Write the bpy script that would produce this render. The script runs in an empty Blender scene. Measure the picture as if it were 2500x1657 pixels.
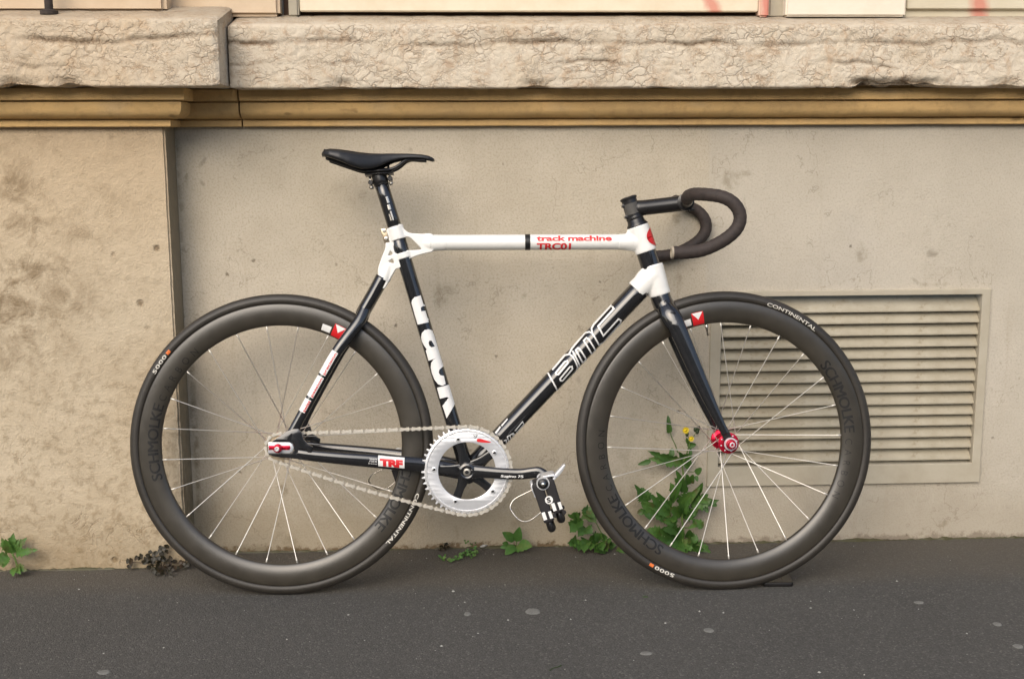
import bpy, bmesh, math, random
from mathutils import Vector, Matrix, noise
from math import sin, cos, pi, radians, sqrt, atan2, hypot

random.seed(7)
S = bpy.context.scene
C = S.collection

# ------------------------------------------------------------------ camera
YW = 0.2761                      # plane of the plaster wall (metres behind the rear tyre)
cam_d = bpy.data.cameras.new('camera'); cam = bpy.data.objects.new('camera', cam_d); C.objects.link(cam)
cam_d.sensor_width = 36.0; cam_d.lens = 41.855
cam_d.clip_start = 0.05; cam_d.clip_end = 2000
def aim(loc, yaw, pitch, roll):
    f = Vector((sin(yaw)*cos(pitch), cos(yaw)*cos(pitch), -sin(pitch)))
    r = Vector((cos(yaw), -sin(yaw), 0)); u = r.cross(f)
    r2 = r*cos(roll)+u*sin(roll); u2 = -r*sin(roll)+u*cos(roll)
    m = Matrix((r2, u2, -f)).transposed().to_4x4(); m.translation = loc
    return m
cam.matrix_world = aim(Vector((0.3938,-2.5409,1.0028)), 0.0455, 0.1688, -0.004)
S.camera = cam

# ------------------------------------------------------------------ light and exposure
SUN_EL, SUN_ROT = radians(36), radians(203)     # hazy and frontal, from behind the camera, a little to its left
world = bpy.data.worlds.new('World'); S.world = world; world.use_nodes = True
wn = world.node_tree; wn.nodes.clear()
sky = wn.nodes.new('ShaderNodeTexSky'); sky.sky_type = 'NISHITA'; sky.sun_disc = False
sky.sun_elevation = SUN_EL; sky.sun_rotation = SUN_ROT
sky.air_density = 1.0; sky.dust_density = 3.0; sky.ozone_density = 0.6; sky.altitude = 100
bg = wn.nodes.new('ShaderNodeBackground'); bg.inputs['Strength'].default_value = 0.12
wo = wn.nodes.new('ShaderNodeOutputWorld')
wn.links.new(sky.outputs[0], bg.inputs[0]); wn.links.new(bg.outputs[0], wo.inputs[0])
sun_d = bpy.data.lights.new('sun', 'SUN'); sun_d.energy = 1.3; sun_d.angle = radians(55); sun_d.color = (1.0, 0.95, 0.86)
sun = bpy.data.objects.new('sun', sun_d); C.objects.link(sun)
sd = Vector((sin(SUN_ROT)*cos(SUN_EL), cos(SUN_ROT)*cos(SUN_EL), sin(SUN_EL)))
sun.rotation_euler = (-sd).to_track_quat('-Z', 'Y').to_euler(); sun.location = sd*20
vs = S.view_settings
vs.view_transform = 'Standard'; vs.look = 'None'; vs.exposure = 0.76; vs.gamma = 1.0
vs.use_curve_mapping = False
S.render.engine = 'CYCLES'
S.cycles.max_bounces = 6; S.cycles.diffuse_bounces = 3; S.cycles.glossy_bounces = 3

# ------------------------------------------------------------------ materials
def srgb(r, g, b):
    def l(c):
        c /= 255.0
        return c/12.92 if c <= .04045 else ((c+.055)/1.055)**2.4
    return (l(r), l(g), l(b), 1)

class NT:
    def __init__(s, name):
        s.m = bpy.data.materials.new(name); s.m.use_nodes = True
        s.t = s.m.node_tree; s.b = s.t.nodes['Principled BSDF']
        s.out = s.t.nodes['Material Output']; s._co = None
    def n(s, typ, **kw):
        k = s.t.nodes.new(typ)
        for a, v in kw.items(): setattr(k, a, v)
        return k
    def l(s, a, b): s.t.links.new(a, b)
    def co(s):
        if s._co is None: s._co = s.n('ShaderNodeTexCoord').outputs['Object']
        return s._co
    def val(s, node, idx, v):
        if hasattr(v, 'is_output') or isinstance(v, bpy.types.NodeSocket): s.l(v, node.inputs[idx])
        else: node.inputs[idx].default_value = v
    def mapping(s, scale=(1, 1, 1), loc=(0, 0, 0), rot=(0, 0, 0), vec=None):
        k = s.n('ShaderNodeMapping'); s.l(vec or s.co(), k.inputs['Vector'])
        k.inputs['Scale'].default_value = scale; k.inputs['Location'].default_value = loc; k.inputs['Rotation'].default_value = rot
        return k.outputs[0]
    def noise(s, scale, detail=4, rough=.55, vec=None, dist=0.0):
        k = s.n('ShaderNodeTexNoise'); s.l(vec or s.co(), k.inputs['Vector'])
        k.inputs['Scale'].default_value = scale; k.inputs['Detail'].default_value = detail
        k.inputs['Roughness'].default_value = rough; k.inputs['Distortion'].default_value = dist
        return k.outputs['Fac']
    def noisec(s, scale, detail=3, vec=None):
        k = s.n('ShaderNodeTexNoise'); s.l(vec or s.co(), k.inputs['Vector'])
        k.inputs['Scale'].default_value = scale; k.inputs['Detail'].default_value = detail
        return k.outputs['Color']
    def voro(s, scale, feature='F1', vec=None, rand=1.0):
        k = s.n('ShaderNodeTexVoronoi', feature=feature); s.l(vec or s.co(), k.inputs['Vector'])
        k.inputs['Scale'].default_value = scale; k.inputs['Randomness'].default_value = rand
        return k
    def math(s, op, a, b=None, c=None, clamp=False):
        k = s.n('ShaderNodeMath', operation=op, use_clamp=clamp); s.val(k, 0, a)
        if b is not None: s.val(k, 1, b)
        if c is not None: s.val(k, 2, c)
        return k.outputs[0]
    def ramp(s, fac, *stops, interp='LINEAR'):
        k = s.n('ShaderNodeValToRGB'); s.val(k, 0, fac); cr = k.color_ramp; cr.interpolation = interp
        while len(cr.elements) < len(stops): cr.elements.new(.5)
        for e, (p, c) in zip(cr.elements, stops):
            e.position = p; e.color = c if not isinstance(c, (int, float)) else (c, c, c, 1)
        return k.outputs[0]
    def mr(s, v, a, b, lo=0.0, hi=1.0):
        k = s.n('ShaderNodeMapRange', clamp=True); s.val(k, 0, v)
        for i, q in enumerate((a, b, lo, hi)): k.inputs[1+i].default_value = q
        return k.outputs[0]
    def ridge(s, scale, width, detail=4, dist=.5, vec=None):
        n = s.noise(scale, detail, .6, vec, dist); return s.mr(s.math('ABSOLUTE', s.math('SUBTRACT', n, .5)), 0, width, 1, 0)
    def relief(s, *terms):
        """one bump from several (height, metres) pairs"""
        h = None
        for (v, m) in terms:
            x = s.math('MULTIPLY', v, m) if h is None else s.math('MULTIPLY_ADD', v, m, h); h = x
        k = s.n('ShaderNodeBump'); s.l(h, k.inputs['Height']); k.inputs['Strength'].default_value = 1.0; k.inputs['Distance'].default_value = 1.0
        return k.outputs[0]
    def mix(s, fac, a, b, mode='MIX'):
        k = s.n('ShaderNodeMix', data_type='RGBA', blend_type=mode)
        s.val(k, 0, fac); s.val(k, 6, a); s.val(k, 7, b)
        return k.outputs[2]
    def vadd(s, a, b, sc=1.0):
        k = s.n('ShaderNodeVectorMath', operation='MULTIPLY_ADD'); s.val(k, 0, b)
        k.inputs[1].default_value = (sc, sc, sc); s.val(k, 2, a)
        return k.outputs[0]
    def sep(s, vec=None):
        k = s.n('ShaderNodeSeparateXYZ'); s.l(vec or s.co(), k.inputs[0]); return k.outputs
    def bump(s, h, strength=.5, dist=.002, prev=None):
        k = s.n('ShaderNodeBump'); s.l(h, k.inputs['Height'])
        k.inputs['Strength'].default_value = strength; k.inputs['Distance'].default_value = dist
        if prev is not None: s.l(prev, k.inputs['Normal'])
        return k.outputs[0]
    def set(s, color=None, rough=None, normal=None, **kw):
        if color is not None: s.val(s.b, 'Base Color', color)
        if rough is not None: s.val(s.b, 'Roughness', rough)
        if normal is not None: s.l(normal, s.b.inputs['Normal'])
        for k, v in kw.items(): s.val(s.b, k.replace('_', ' '), v)
        return s.m

MAT = {}
def simple(name, col, rough=.5, metal=0.0, var=.0, scale=60, coat=0.0, bump=0.0, spec=.5):
    t = NT(name); c = col if len(col) == 4 else (*col, 1)
    t.b.inputs['Metallic'].default_value = metal; t.b.inputs['Specular IOR Level'].default_value = spec
    if coat: t.b.inputs['Coat Weight'].default_value = coat; t.b.inputs['Coat Roughness'].default_value = .06
    nz = t.noise(scale, 4, .6)
    d = tuple(x*(1-var) for x in c[:3])+(1,); u = tuple(min(1, x*(1+var)) for x in c[:3])+(1,)
    t.set(color=t.ramp(nz, (.3, d), (.7, u)) if var else c,
          rough=t.math('MULTIPLY_ADD', nz, .16, max(.02, rough-.08)))
    if bump: t.set(normal=t.bump(t.noise(scale*8, 3), bump, .001))
    MAT[name] = t.m; return t.m

simple('carbon', (.012, .012, .013), .16, var=.15, coat=.8)
simple('white_paint', (.80, .79, .75), .30, var=.02, coat=.5)
simple('white_print', (.78, .77, .74), .4, var=.03)
simple('red_print', (.62, .015, .02), .4, var=.06)
simple('black_print', (.008, .008, .008), .45)
simple('dark_print', (.004, .004, .004), .55)
simple('orange_print', (.7, .16, .03), .5)
simple('tyre_print', (.62, .59, .52), .6, var=.08)
simple('saddle_black', (.012, .012, .013), .42, var=.2, bump=.15, scale=120)
simple('tape', (.034, .024, .020), .72, var=.35, scale=90, bump=.5)
simple('steel', (.66, .62, .55), .28, metal=1, var=.1)
simple('spoke_steel', (.82, .78, .70), .34, metal=.4)
simple('chain_dark', (.44, .40, .33), .4, metal=.6, var=.12, scale=150)
simple('chain_steel', (.76, .71, .62), .30, metal=.6, var=.12, scale=150)
simple('silver', (.66, .67, .69), .40, metal=.55, var=.04, scale=40)
simple('bright_silver', (.82, .82, .82), .28, metal=.6)
simple('red_anodised', (.62, .012, .045), .27, metal=.75, var=.1)
simple('gold', (.50, .41, .29), .35, metal=1, var=.1)
simple('black_anodised', (.014, .013, .013), .3, var=.1)
simple('strap_black', (.012, .010, .011), .62, var=.2)
simple('band_grey', (.075, .070, .062), .6, var=.15)
simple('plastic_black', (.011, .010, .010), .38, var=.15)
simple('iron', (.035, .025, .02), .8, var=.4, bump=.5)
simple('stem_green', (.10, .16, .035), .6, var=.25, scale=200)
simple('petal_yellow', (.80, .60, .01), .6, var=.15, scale=300)
simple('bud_dark', (.03, .05, .015), .6, var=.3, scale=300)
simple('twig_brown', (.07, .045, .025), .8, var=.4, scale=200)
simple('gum', (.15, .148, .135), .8, var=.2, scale=200)
simple('plug_cream', (.34, .29, .22), .6)
simple('crumb_white', (.36, .35, .32), .8, var=.15, scale=100)

def mat_tyre():
    t = NT('tyre_rubber')
    nz = t.noise(70, 5, .65); big = t.noise(7, 3)
    col = t.mix(t.math('MULTIPLY', big, nz), (.018, .0155, .0125, 1), (.060, .051, .039, 1))
    t.set(color=col, rough=.5, normal=t.bump(t.noise(900, 2), .25, .0006))
    MAT['tyre'] = t.m
mat_tyre()
def mat_rim():
    t = NT('rim_carbon')
    nz = t.noise(45, 5, .6); fine = t.noise(700, 2)
    col = t.mix(nz, (.023, .0195, .0140, 1), (.045, .0375, .0262, 1))
    t.b.inputs['Specular IOR Level'].default_value = .8
    t.set(color=col, rough=t.math('MULTIPLY_ADD', nz, .14, .26), normal=t.bump(fine, .12, .0005))
    MAT['rim'] = t.m
mat_rim()
def mat_leaf(name, dark, light, dry=None):
    t = NT(name)
    nz = t.noise(55, 4, .6); fine = t.noise(260, 3)
    col = t.mix(nz, dark, light)
    if dry: col = t.mix(t.ramp(t.noise(38, 3), (.5, 0), (.68, 1)), col, dry)
    info = t.n('ShaderNodeObjectInfo')
    col = t.mix(t.math('MULTIPLY', info.outputs['Random'], .45), col, light)
    t.set(color=col, rough=.48, normal=t.bump(fine, .35, .0012))
    tr = t.n('ShaderNodeBsdfTranslucent'); t.l(col, tr.inputs[0])
    mx = t.n('ShaderNodeMixShader'); mx.inputs[0].default_value = .22
    t.l(t.b.outputs[0], mx.inputs[1]); t.l(tr.outputs[0], mx.inputs[2]); t.l(mx.outputs[0], t.out.inputs[0])
    MAT[name] = t.m
mat_leaf('leaf_dark', (.026, .078, .014, 1), (.075, .17, .030, 1))
mat_leaf('leaf_bright', (.045, .12, .022, 1), (.11, .24, .05, 1), (.16, .20, .05, 1))
mat_leaf('leaf_mixed', (.034, .095, .016, 1), (.10, .21, .038, 1), (.10, .085, .03, 1))
mat_leaf('leaf_brown', (.010, .010, .004, 1), (.028, .022, .009, 1), (.05, .028, .012, 1))
mat_leaf('moss', (.03, .03, .010, 1), (.09, .08, .03, 1), (.05, .03, .015, 1))

# plaster: even warm grey render, fine trowel grain, a few stains and knocks
def mat_plaster():
    t = NT('plaster'); x, y, z = t.sep()
    big = t.noise(1.6, 4, .6); mid = t.noise(9, 4, .65); fine = t.noise(210, 3, .7); gr = t.noise(520, 1, .6)
    col = t.ramp(big, (.30, srgb(182, 172, 153)), (.55, srgb(195, 185, 167)), (.75, srgb(188, 180, 166)))
    col = t.mix(t.math('MULTIPLY', t.mr(mid, .42, .75), .28), col, srgb(160, 147, 125))
    col = t.mix(t.math('MULTIPLY', t.mr(fine, .52, .35), .34), col, srgb(138, 124, 102))
    # damp and dirt creeping up from the pavement, broken by noise
    d = t.math('MULTIPLY_ADD', mid, -.16, z)
    col = t.mix(t.math('MULTIPLY', t.ramp(d, (0, 1), (.10, .15), (.35, 0)), .5), col, srgb(142, 127, 100))
    jn = t.noise(34, 4, .75)
    d2 = t.math('MULTIPLY_ADD', jn, -.075, z)
    col = t.mix(t.mr(d2, -.034, -.022, .8, 0), col, srgb(96, 74, 46))
    # a smoother, greyer repair right of the bars
    col = t.mix(t.mr(t.math('MULTIPLY_ADD', fine, .006, x), 0.987, 0.999, 0, .30), col, srgb(176, 172, 163))
    # scuffs and stains where the photograph has them
    at = t.n('ShaderNodeAttribute', attribute_name='stain')
    col = t.mix(t.math('MULTIPLY', at.outputs['Fac'], t.mr(jn, .62, .40, 0, .72)), col, srgb(112, 100, 74))
    hair = t.math('MULTIPLY', t.ridge(2.6, .0035, 6, .2), t.mr(mid, .47, .52))
    col = t.mix(t.math('MULTIPLY', hair, .38), col, srgb(110, 98, 80))
    # brown drips in vertical streaks
    st = t.noise(1, 3, .6, vec=t.mapping((26, 1, 1.3)))
    col = t.mix(t.math('MULTIPLY', t.mr(st, .62, .78), .22), col, srgb(136, 114, 84))
    # isolated dark scuffs and knocks
    sp = t.mr(t.noise(13, 2, .5, dist=.6), .74, .79)
    col = t.mix(t.math('MULTIPLY', sp, .5), col, srgb(104, 94, 78))
    v = t.voro(15).outputs['Distance']
    pit = t.math('MULTIPLY', t.mr(t.math('MULTIPLY_ADD', fine, .10, v), .085, .125, 1, 0), t.mr(mid, .50, .56))
    col = t.mix(t.math('MULTIPLY', pit, .6), col, srgb(92, 80, 62))
    n = t.relief((mid, .0030), (fine, .0014), (gr, .0005), (pit, -.0012))
    MAT['plaster'] = t.set(color=col, rough=.92, normal=n, Specular_IOR_Level=.2)
mat_plaster()

def mat_pilaster():
    t = NT('pilaster_stone'); x, y, z = t.sep()
    big = t.noise(2.4, 3, .6); mid = t.noise(15, 5, .68, dist=.4); fine = t.noise(170, 2, .7); sp2n = t.noise(48, 4, .7)
    col = t.ramp(big, (.3, srgb(180, 164, 139)), (.6, srgb(196, 182, 158)), (.8, srgb(200, 188, 167)))
    col = t.mix(t.mr(t.math('MULTIPLY_ADD', big, .3, z), .72, 1.2, 0, .42), col, srgb(184, 154, 116))
    # lichen stains gathered in the upper left
    reg = t.math('MULTIPLY', t.ramp(t.math('MULTIPLY', z, .5), (.20, .0), (.30, 1), (.46, .8), (.51, .2)), t.ramp(t.math('ADD', x, 1), (.42, 1), (.58, .45), (.70, .06)))
    sp = t.mr(mid, .46, .64)
    col = t.mix(t.math('MULTIPLY', t.math('MULTIPLY', sp, reg), .72), col, srgb(108, 88, 60))
    low = t.ramp(z, (.0, 1), (.38, .75), (.6, .35), (.9, .2))
    col = t.mix(t.math('MULTIPLY', t.math('MULTIPLY', t.mr(sp2n, .48, .66), low), .50), col, srgb(116, 97, 68))
    ck = t.math('MULTIPLY', t.ridge(11, .018, 4, 1.0), t.math('MULTIPLY', t.mr(big, .47, .58), t.ramp(z, (.0, .3), (.2, 1), (.52, 1), (.62, .0))))
    col = t.mix(t.math('MULTIPLY', ck, .5), col, srgb(122, 92, 60))
    v = t.voro(11).outputs['Distance']
    pit = t.math('MULTIPLY', t.mr(t.math('MULTIPLY_ADD', sp2n, .16, v), .13, .19, 1, 0), t.mr(big, .42, .5))
    col = t.mix(t.math('MULTIPLY', pit, .7), col, srgb(92, 72, 46))
    d = t.math('MULTIPLY_ADD', mid, -.22, z)
    col = t.mix(t.math('MULTIPLY', t.mr(d, -.10, .12, 1, 0), .6), col, srgb(134, 114, 82))
    # grey-green tone on the return face
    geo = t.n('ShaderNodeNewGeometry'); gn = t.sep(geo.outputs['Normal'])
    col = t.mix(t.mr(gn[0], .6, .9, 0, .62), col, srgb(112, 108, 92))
    n = t.relief((mid, .0040), (sp2n, .0026), (fine, .0014), (ck, -.0015), (pit, -.002))
    MAT['pilaster'] = t.set(color=col, rough=.92, normal=n, Specular_IOR_Level=.2)
mat_pilaster()

def mat_sill():
    t = NT('limestone'); x, y, z = t.sep()
    patch = t.noise(6, 4, .65); fine = t.noise(130, 3, .7); med = t.noise(30, 5, .72, dist=.6)
    w = t.vadd(t.mapping((.9, 1, 1.25)), t.noisec(34, 5), .045)
    e1 = t.voro(40, 'DISTANCE_TO_EDGE', vec=w).outputs['Distance']; e2 = t.voro(88, 'DISTANCE_TO_EDGE', vec=w).outputs['Distance']
    v1 = t.math('MULTIPLY', t.mr(e1, 0, .09, 1, 0), t.mr(t.noise(11, 3, .6), .47, .60))
    v2 = t.math('MULTIPLY', t.mr(e2, 0, .13, 1, 0), t.mr(t.noise(23, 2), .46, .60))
    v3 = t.math('MULTIPLY', t.ridge(4.5, .008, 6, .3, t.mapping((1, 1, 1.9))), t.mr(med, .42, .5))
    ck = t.math('MAXIMUM', t.math('MAXIMUM', v1, t.math('MULTIPLY', v2, .7)), v3)
    lump = t.mr(e1, 0, .35)
    col = t.ramp(patch, (.3, srgb(190, 174, 150)), (.5, srgb(207, 195, 175)), (.75, srgb(199, 183, 158)))
    col = t.mix(t.math('MULTIPLY', t.mr(med, .5, .66), .55), col, srgb(176, 146, 116))
    col = t.mix(t.mr(x, -.30, -.10, .42, 0), col, srgb(188, 164, 132))
    top = t.mr(t.math('MULTIPLY_ADD', patch, .06, z), 1.262, 1.30)
    col = t.mix(t.math('MULTIPLY', top, .62), col, srgb(142, 130, 112))
    col = t.mix(t.math('MULTIPLY', ck, .42), col, srgb(138, 108, 78))
    at = t.n('ShaderNodeAttribute', attribute_name='grime'); col = t.mix(t.math('MULTIPLY', at.outputs['Fac'], t.mr(fine, .25, .6, .5, 1)), col, srgb(92, 70, 46))
    n = t.relief((patch, .006), (med, .0030), (lump, .0009), (ck, -.0010), (fine, .0013))
    MAT['sill'] = t.set(color=col, rough=.9, normal=n, Specular_IOR_Level=.25)
mat_sill()

def mat_ochre():
    t = NT('ochre_stone')
    big = t.noise(4, 3, .6, vec=t.mapping((1, 1, 3))); mid = t.noise(40, 4, .7); fine = t.noise(260, 2, .7)
    col = t.ramp(big, (.3, srgb(190, 158, 110)), (.55, srgb(210, 174, 118)), (.75, srgb(200, 172, 130)))
    col = t.mix(t.math('MULTIPLY', t.mr(mid, .5, .72), .35), col, srgb(146, 116, 76))
    sp = t.mr(t.noise(16, 2, .6, vec=t.mapping((1, 1, 2.2))), .69, .76)
    col = t.mix(t.math('MULTIPLY', sp, .5), col, srgb(88, 64, 38))
    MAT['ochre'] = t.set(color=col, rough=.88, normal=t.relief((mid, .0016), (fine, .0008)), Specular_IOR_Level=.25)
mat_ochre()

def mat_asphalt():
    t = NT('asphalt'); x, y, z = t.sep()
    big = t.noise(1.7, 3, .6); mid = t.noise(14, 4, .65); fine = t.noise(330, 2, .75)
    col = t.ramp(big, (.3, (.062, .0595, .0535, 1)), (.7, (.080, .0765, .069, 1)))
    col = t.mix(t.math('MULTIPLY', t.mr(mid, .4, .75), .35), col, (.058, .055, .049, 1))
    g = t.voro(300); gc = t.n('ShaderNodeSeparateColor'); t.l(g.outputs['Color'], gc.inputs[0])
    stone = t.ramp(gc.outputs[0], (.0, (.046, .044, .041, 1)), (.6, (.074, .071, .066, 1)), (.93, (.11, .106, .098, 1)), (1, (.20, .19, .17, 1)))
    col = t.mix(.5, col, stone)
    sp = t.voro(26); sepc = t.n('ShaderNodeSeparateColor'); t.l(sp.outputs['Color'], sepc.inputs[0])
    col = t.mix(t.math('MULTIPLY', t.mr(sp.outputs['Distance'], .03, .05, 1, 0), t.mr(sepc.outputs[0], .80, .82, 0, .5)), col, (.30, .29, .26, 1))
    # brown band between wall and wheels: ground shading put into the colour
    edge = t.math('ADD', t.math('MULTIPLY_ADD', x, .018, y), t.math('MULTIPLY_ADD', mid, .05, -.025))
    shade_band = t.ramp(t.math('ADD', edge, .5), (.500, 0), (.580, .42), (.74, .62))
    col = t.mix(t.math('MULTIPLY', shade_band, t.math('MULTIPLY_ADD', mid, .5, .45)), col, (.112, .092, .066, 1))
    n = t.relief((mid, .002), (fine, .0014), (g.outputs['Distance'], -.0012))
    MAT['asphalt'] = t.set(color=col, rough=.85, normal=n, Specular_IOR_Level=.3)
mat_asphalt()

def mat_painted(name, col, worn, tag=None):
    t = NT(name); x, y, z = t.sep()
    nz = t.noise(11, 5, .65); c = t.mix(t.ramp(nz, (.42, 0), (.72, .7)), col, worn)
    if tag:
        for (cx, wd, slope) in tag:
            u = t.math('ABSOLUTE', t.math('SUBTRACT', t.math('MULTIPLY_ADD', z, slope, x), cx+slope*1.32))
            u = t.math('ADD', u, t.math('MULTIPLY_ADD', t.noise(60, 3), .02, -.01))
            c = t.mix(t.ramp(t.math('DIVIDE', u, wd), (.25, .6), (1, 0)), c, (.55, .07, .05, 1))
    n = t.bump(t.noise(50, 4), .25, .003)
    MAT[name] = t.set(color=c, rough=.7, normal=n, Specular_IOR_Level=.3)
mat_painted('panel_cream', srgb(222, 210, 186), srgb(206, 190, 160), [(0.9723, .022, .55)])
mat_painted('post_pink', srgb(216, 190, 170), srgb(200, 176, 152), [(1.1119, .02, 0)])
mat_painted('block_white', srgb(224, 214, 196), srgb(210, 198, 176))
mat_painted('panel_grey', srgb(198, 188, 164), srgb(206, 198, 178), [(1.6075, .03, .2)])
mat_painted('stone_peach', srgb(198, 176, 148), srgb(212, 194, 168))
mat_painted('grey_post', srgb(166, 158, 140), srgb(140, 132, 118))
mat_painted('dark_gap', srgb(70, 50, 36), srgb(60, 46, 34))
mat_painted('vent_paint', srgb(176, 168, 150), srgb(160, 150, 130))
def mat_slat():
    t = NT('slat_paint'); nz = t.noise(9, 5, .65, vec=t.mapping((1, 1, 2))); f = t.noise(50, 4, .7)
    c = t.ramp(nz, (.3, srgb(150, 141, 121)), (.6, srgb(169, 161, 142)), (.75, srgb(160, 149, 127)))
    c = t.mix(t.math('MULTIPLY', t.ramp(f, (.56, 0), (.72, 1)), .5), c, srgb(120, 106, 80))
    c = t.mix(t.ramp(t.noise(23, 2, .5), (.745, 0), (.77, .8)), c, srgb(214, 208, 196))
    MAT['slat'] = t.set(color=c, rough=.75, normal=t.bump(f, .3, .002), Specular_IOR_Level=.3)
mat_slat()

# ------------------------------------------------------------------ builders
def mesh(name, V, F, mat, parent=None, smooth=True, loc=None, label=None):
    me = bpy.data.meshes.new(name); me.from_pydata([tuple(v) for v in V], [], [tuple(f) for f in F]); me.update()
    if smooth: me.shade_smooth()
    me.materials.append(MAT[mat] if isinstance(mat, str) else mat)
    return link(name, me, parent, loc, label)
def link(name, me, parent=None, loc=None, label=None):
    o = bpy.data.objects.new(name, me); C.objects.link(o)
    if parent is not None: o.parent = parent
    if loc is not None: o.location = loc
    if label: o['label'] = label
    return o
def empty(name, loc=(0, 0, 0), parent=None):
    o = bpy.data.objects.new(name, None); C.objects.link(o); o.location = loc; o.empty_display_size = .05
    if parent is not None: o.parent = parent
    return o
def tag(o, label, cat, group=None, kind=None):
    o['label'] = label; o['category'] = cat
    if group: o['group'] = group
    if kind: o['kind'] = kind
    return o
def edge_smooth(o, ang=35):
    try: o.data.set_sharp_from_angle(angle=radians(ang))
    except Exception: pass
    return o

def catmull(pts, n=8, closed=False):
    P = [Vector(p) for p in pts]; out = []; N = len(P)
    for i in range(N if closed else N-1):
        if closed: p0, p1, p2, p3 = P[(i-1) % N], P[i], P[(i+1) % N], P[(i+2) % N]
        else: p0, p1, p2, p3 = P[max(i-1, 0)], P[i], P[i+1], P[min(i+2, N-1)]
        for k in range(n):
            t = k/n
            out.append(.5*((2*p1)+(p2-p0)*t+(2*p0-5*p1+4*p2-p3)*t*t+(-p0+3*p1-3*p2+p3)*t*t*t))
    if not closed: out.append(P[-1])
    return out
def lerp_list(vals, n):
    """spread a short list of values over n samples"""
    out = []
    for i in range(n):
        t = i/(n-1)*(len(vals)-1); k = min(int(t), len(vals)-2); f = t-k
        out.append(vals[k]*(1-f)+vals[k+1]*f)
    return out
def tube_geo(path, ra, rb=None, seg=20, ref=(0, 1, 0), cap=True, round_cap=0.0):
    """closed tube; ra = half-height in the plane normal to ref, rb = half-depth along ref"""
    P = [Vector(p) for p in path]; n = len(P)
    ra = ra if hasattr(ra, '__len__') else [ra]*n
    rb = ra if rb is None else (rb if hasattr(rb, '__len__') else [rb]*n)
    if len(ra) != n: ra = lerp_list(ra, n)
    if len(rb) != n: rb = lerp_list(rb, n)
    V, F = [], []; ref = Vector(ref)
    for i, p in enumerate(P):
        d = (P[min(i+1, n-1)]-P[max(i-1, 0)]).normalized()
        b = ref-d*ref.dot(d)
        if b.length < 1e-4: b = Vector((1, 0, 0))-d*d.x
        b.normalize(); a = d.cross(b)
        for k in range(seg):
            t = 2*pi*k/seg; V.append(p+a*(cos(t)*ra[i])+b*(sin(t)*rb[i]))
    for i in range(n-1):
        for k in range(seg):
            k2 = (k+1) % seg; F.append((i*seg+k, i*seg+k2, (i+1)*seg+k2, (i+1)*seg+k))
    if cap:
        F.append(tuple(range(seg))[::-1]); F.append(tuple((n-1)*seg+k for k in range(seg)))
    return V, F
def bend_frame_tube(path, r, seg=16, cap=True):
    """tube by parallel transport, for paths that turn freely in space"""
    P = [Vector(p) for p in path]; n = len(P); r = r if hasattr(r, '__len__') else [r]*n
    if len(r) != n: r = lerp_list(r, n)
    V, F = [], []; d0 = (P[1]-P[0]).normalized(); a = d0.orthogonal().normalized()
    for i, p in enumerate(P):
        d = (P[min(i+1, n-1)]-P[max(i-1, 0)]).normalized()
        a = (a-d*a.dot(d)).normalized(); b = d.cross(a)
        for k in range(seg):
            t = 2*pi*k/seg; V.append(p+(a*cos(t)+b*sin(t))*r[i])
    for i in range(n-1):
        for k in range(seg):
            k2 = (k+1) % seg; F.append((i*seg+k, i*seg+k2, (i+1)*seg+k2, (i+1)*seg+k))
    if cap:
        F.append(tuple(range(seg))[::-1]); F.append(tuple((n-1)*seg+k for k in range(seg)))
    return V, F
def lathe_geo(prof, seg=96, axis='y', center=(0, 0, 0), closed=False):
    """profile of (radius, axial); axis y or z"""
    V, F = [], []; m = len(prof); c = Vector(center)
    for k in range(seg):
        t = 2*pi*k/seg
        for (r, h) in prof:
            V.append(c+(Vector((r*cos(t), h, r*sin(t))) if axis == 'y' else Vector((r*cos(t), r*sin(t), h))))
    for k in range(seg):
        k2 = (k+1) % seg
        for j in range(m if closed else m-1):
            j2 = (j+1) % m; F.append((k*m+j, k*m+j2, k2*m+j2, k2*m+j))
    if not closed:
        F.append(tuple(k*m for k in range(seg))); F.append(tuple(k*m+m-1 for k in range(seg))[::-1])
    return V, F
def axis_lathe(prof, A, B, seg=32):
    """lathe about the line A->B; axial measured from A in metres"""
    A = Vector(A); d = (Vector(B)-A).normalized(); q = Vector((0, 1, 0)).rotation_difference(d)
    V, F = lathe_geo(prof, seg); return [A+q@v for v in V], F
def join(*geos):
    V, F = [], []
    for v, f in geos:
        o = len(V); V += [Vector(a) for a in v]; F += [tuple(i+o for i in q) for q in f]
    return V, F
def box_geo(x0, x1, y0, y1, z0, z1):
    V = [(x, y, z) for x in (x0, x1) for y in (y0, y1) for z in (z0, z1)]
    return [Vector(v) for v in V], [(0, 1, 3, 2), (4, 6, 7, 5), (0, 4, 5, 1), (2, 3, 7, 6), (0, 2, 6, 4), (1, 5, 7, 3)]
def bevel_box(name, x0, x1, y0, y1, z0, z1, mat, parent=None, bev=.003, seg=2):
    bm = bmesh.new(); V, F = box_geo(x0, x1, y0, y1, z0, z1)
    vs_ = [bm.verts.new(v) for v in V]
    for f in F: bm.faces.new([vs_[i] for i in f])
    bmesh.ops.recalc_face_normals(bm, faces=bm.faces)
    bmesh.ops.bevel(bm, geom=list(bm.edges), offset=bev, segments=seg, affect='EDGES')
    me = bpy.data.meshes.new(name); bm.to_mesh(me); bm.free(); me.shade_smooth()
    me.materials.append(MAT[mat]); o = link(name, me, parent); return edge_smooth(o, 50)
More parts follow.
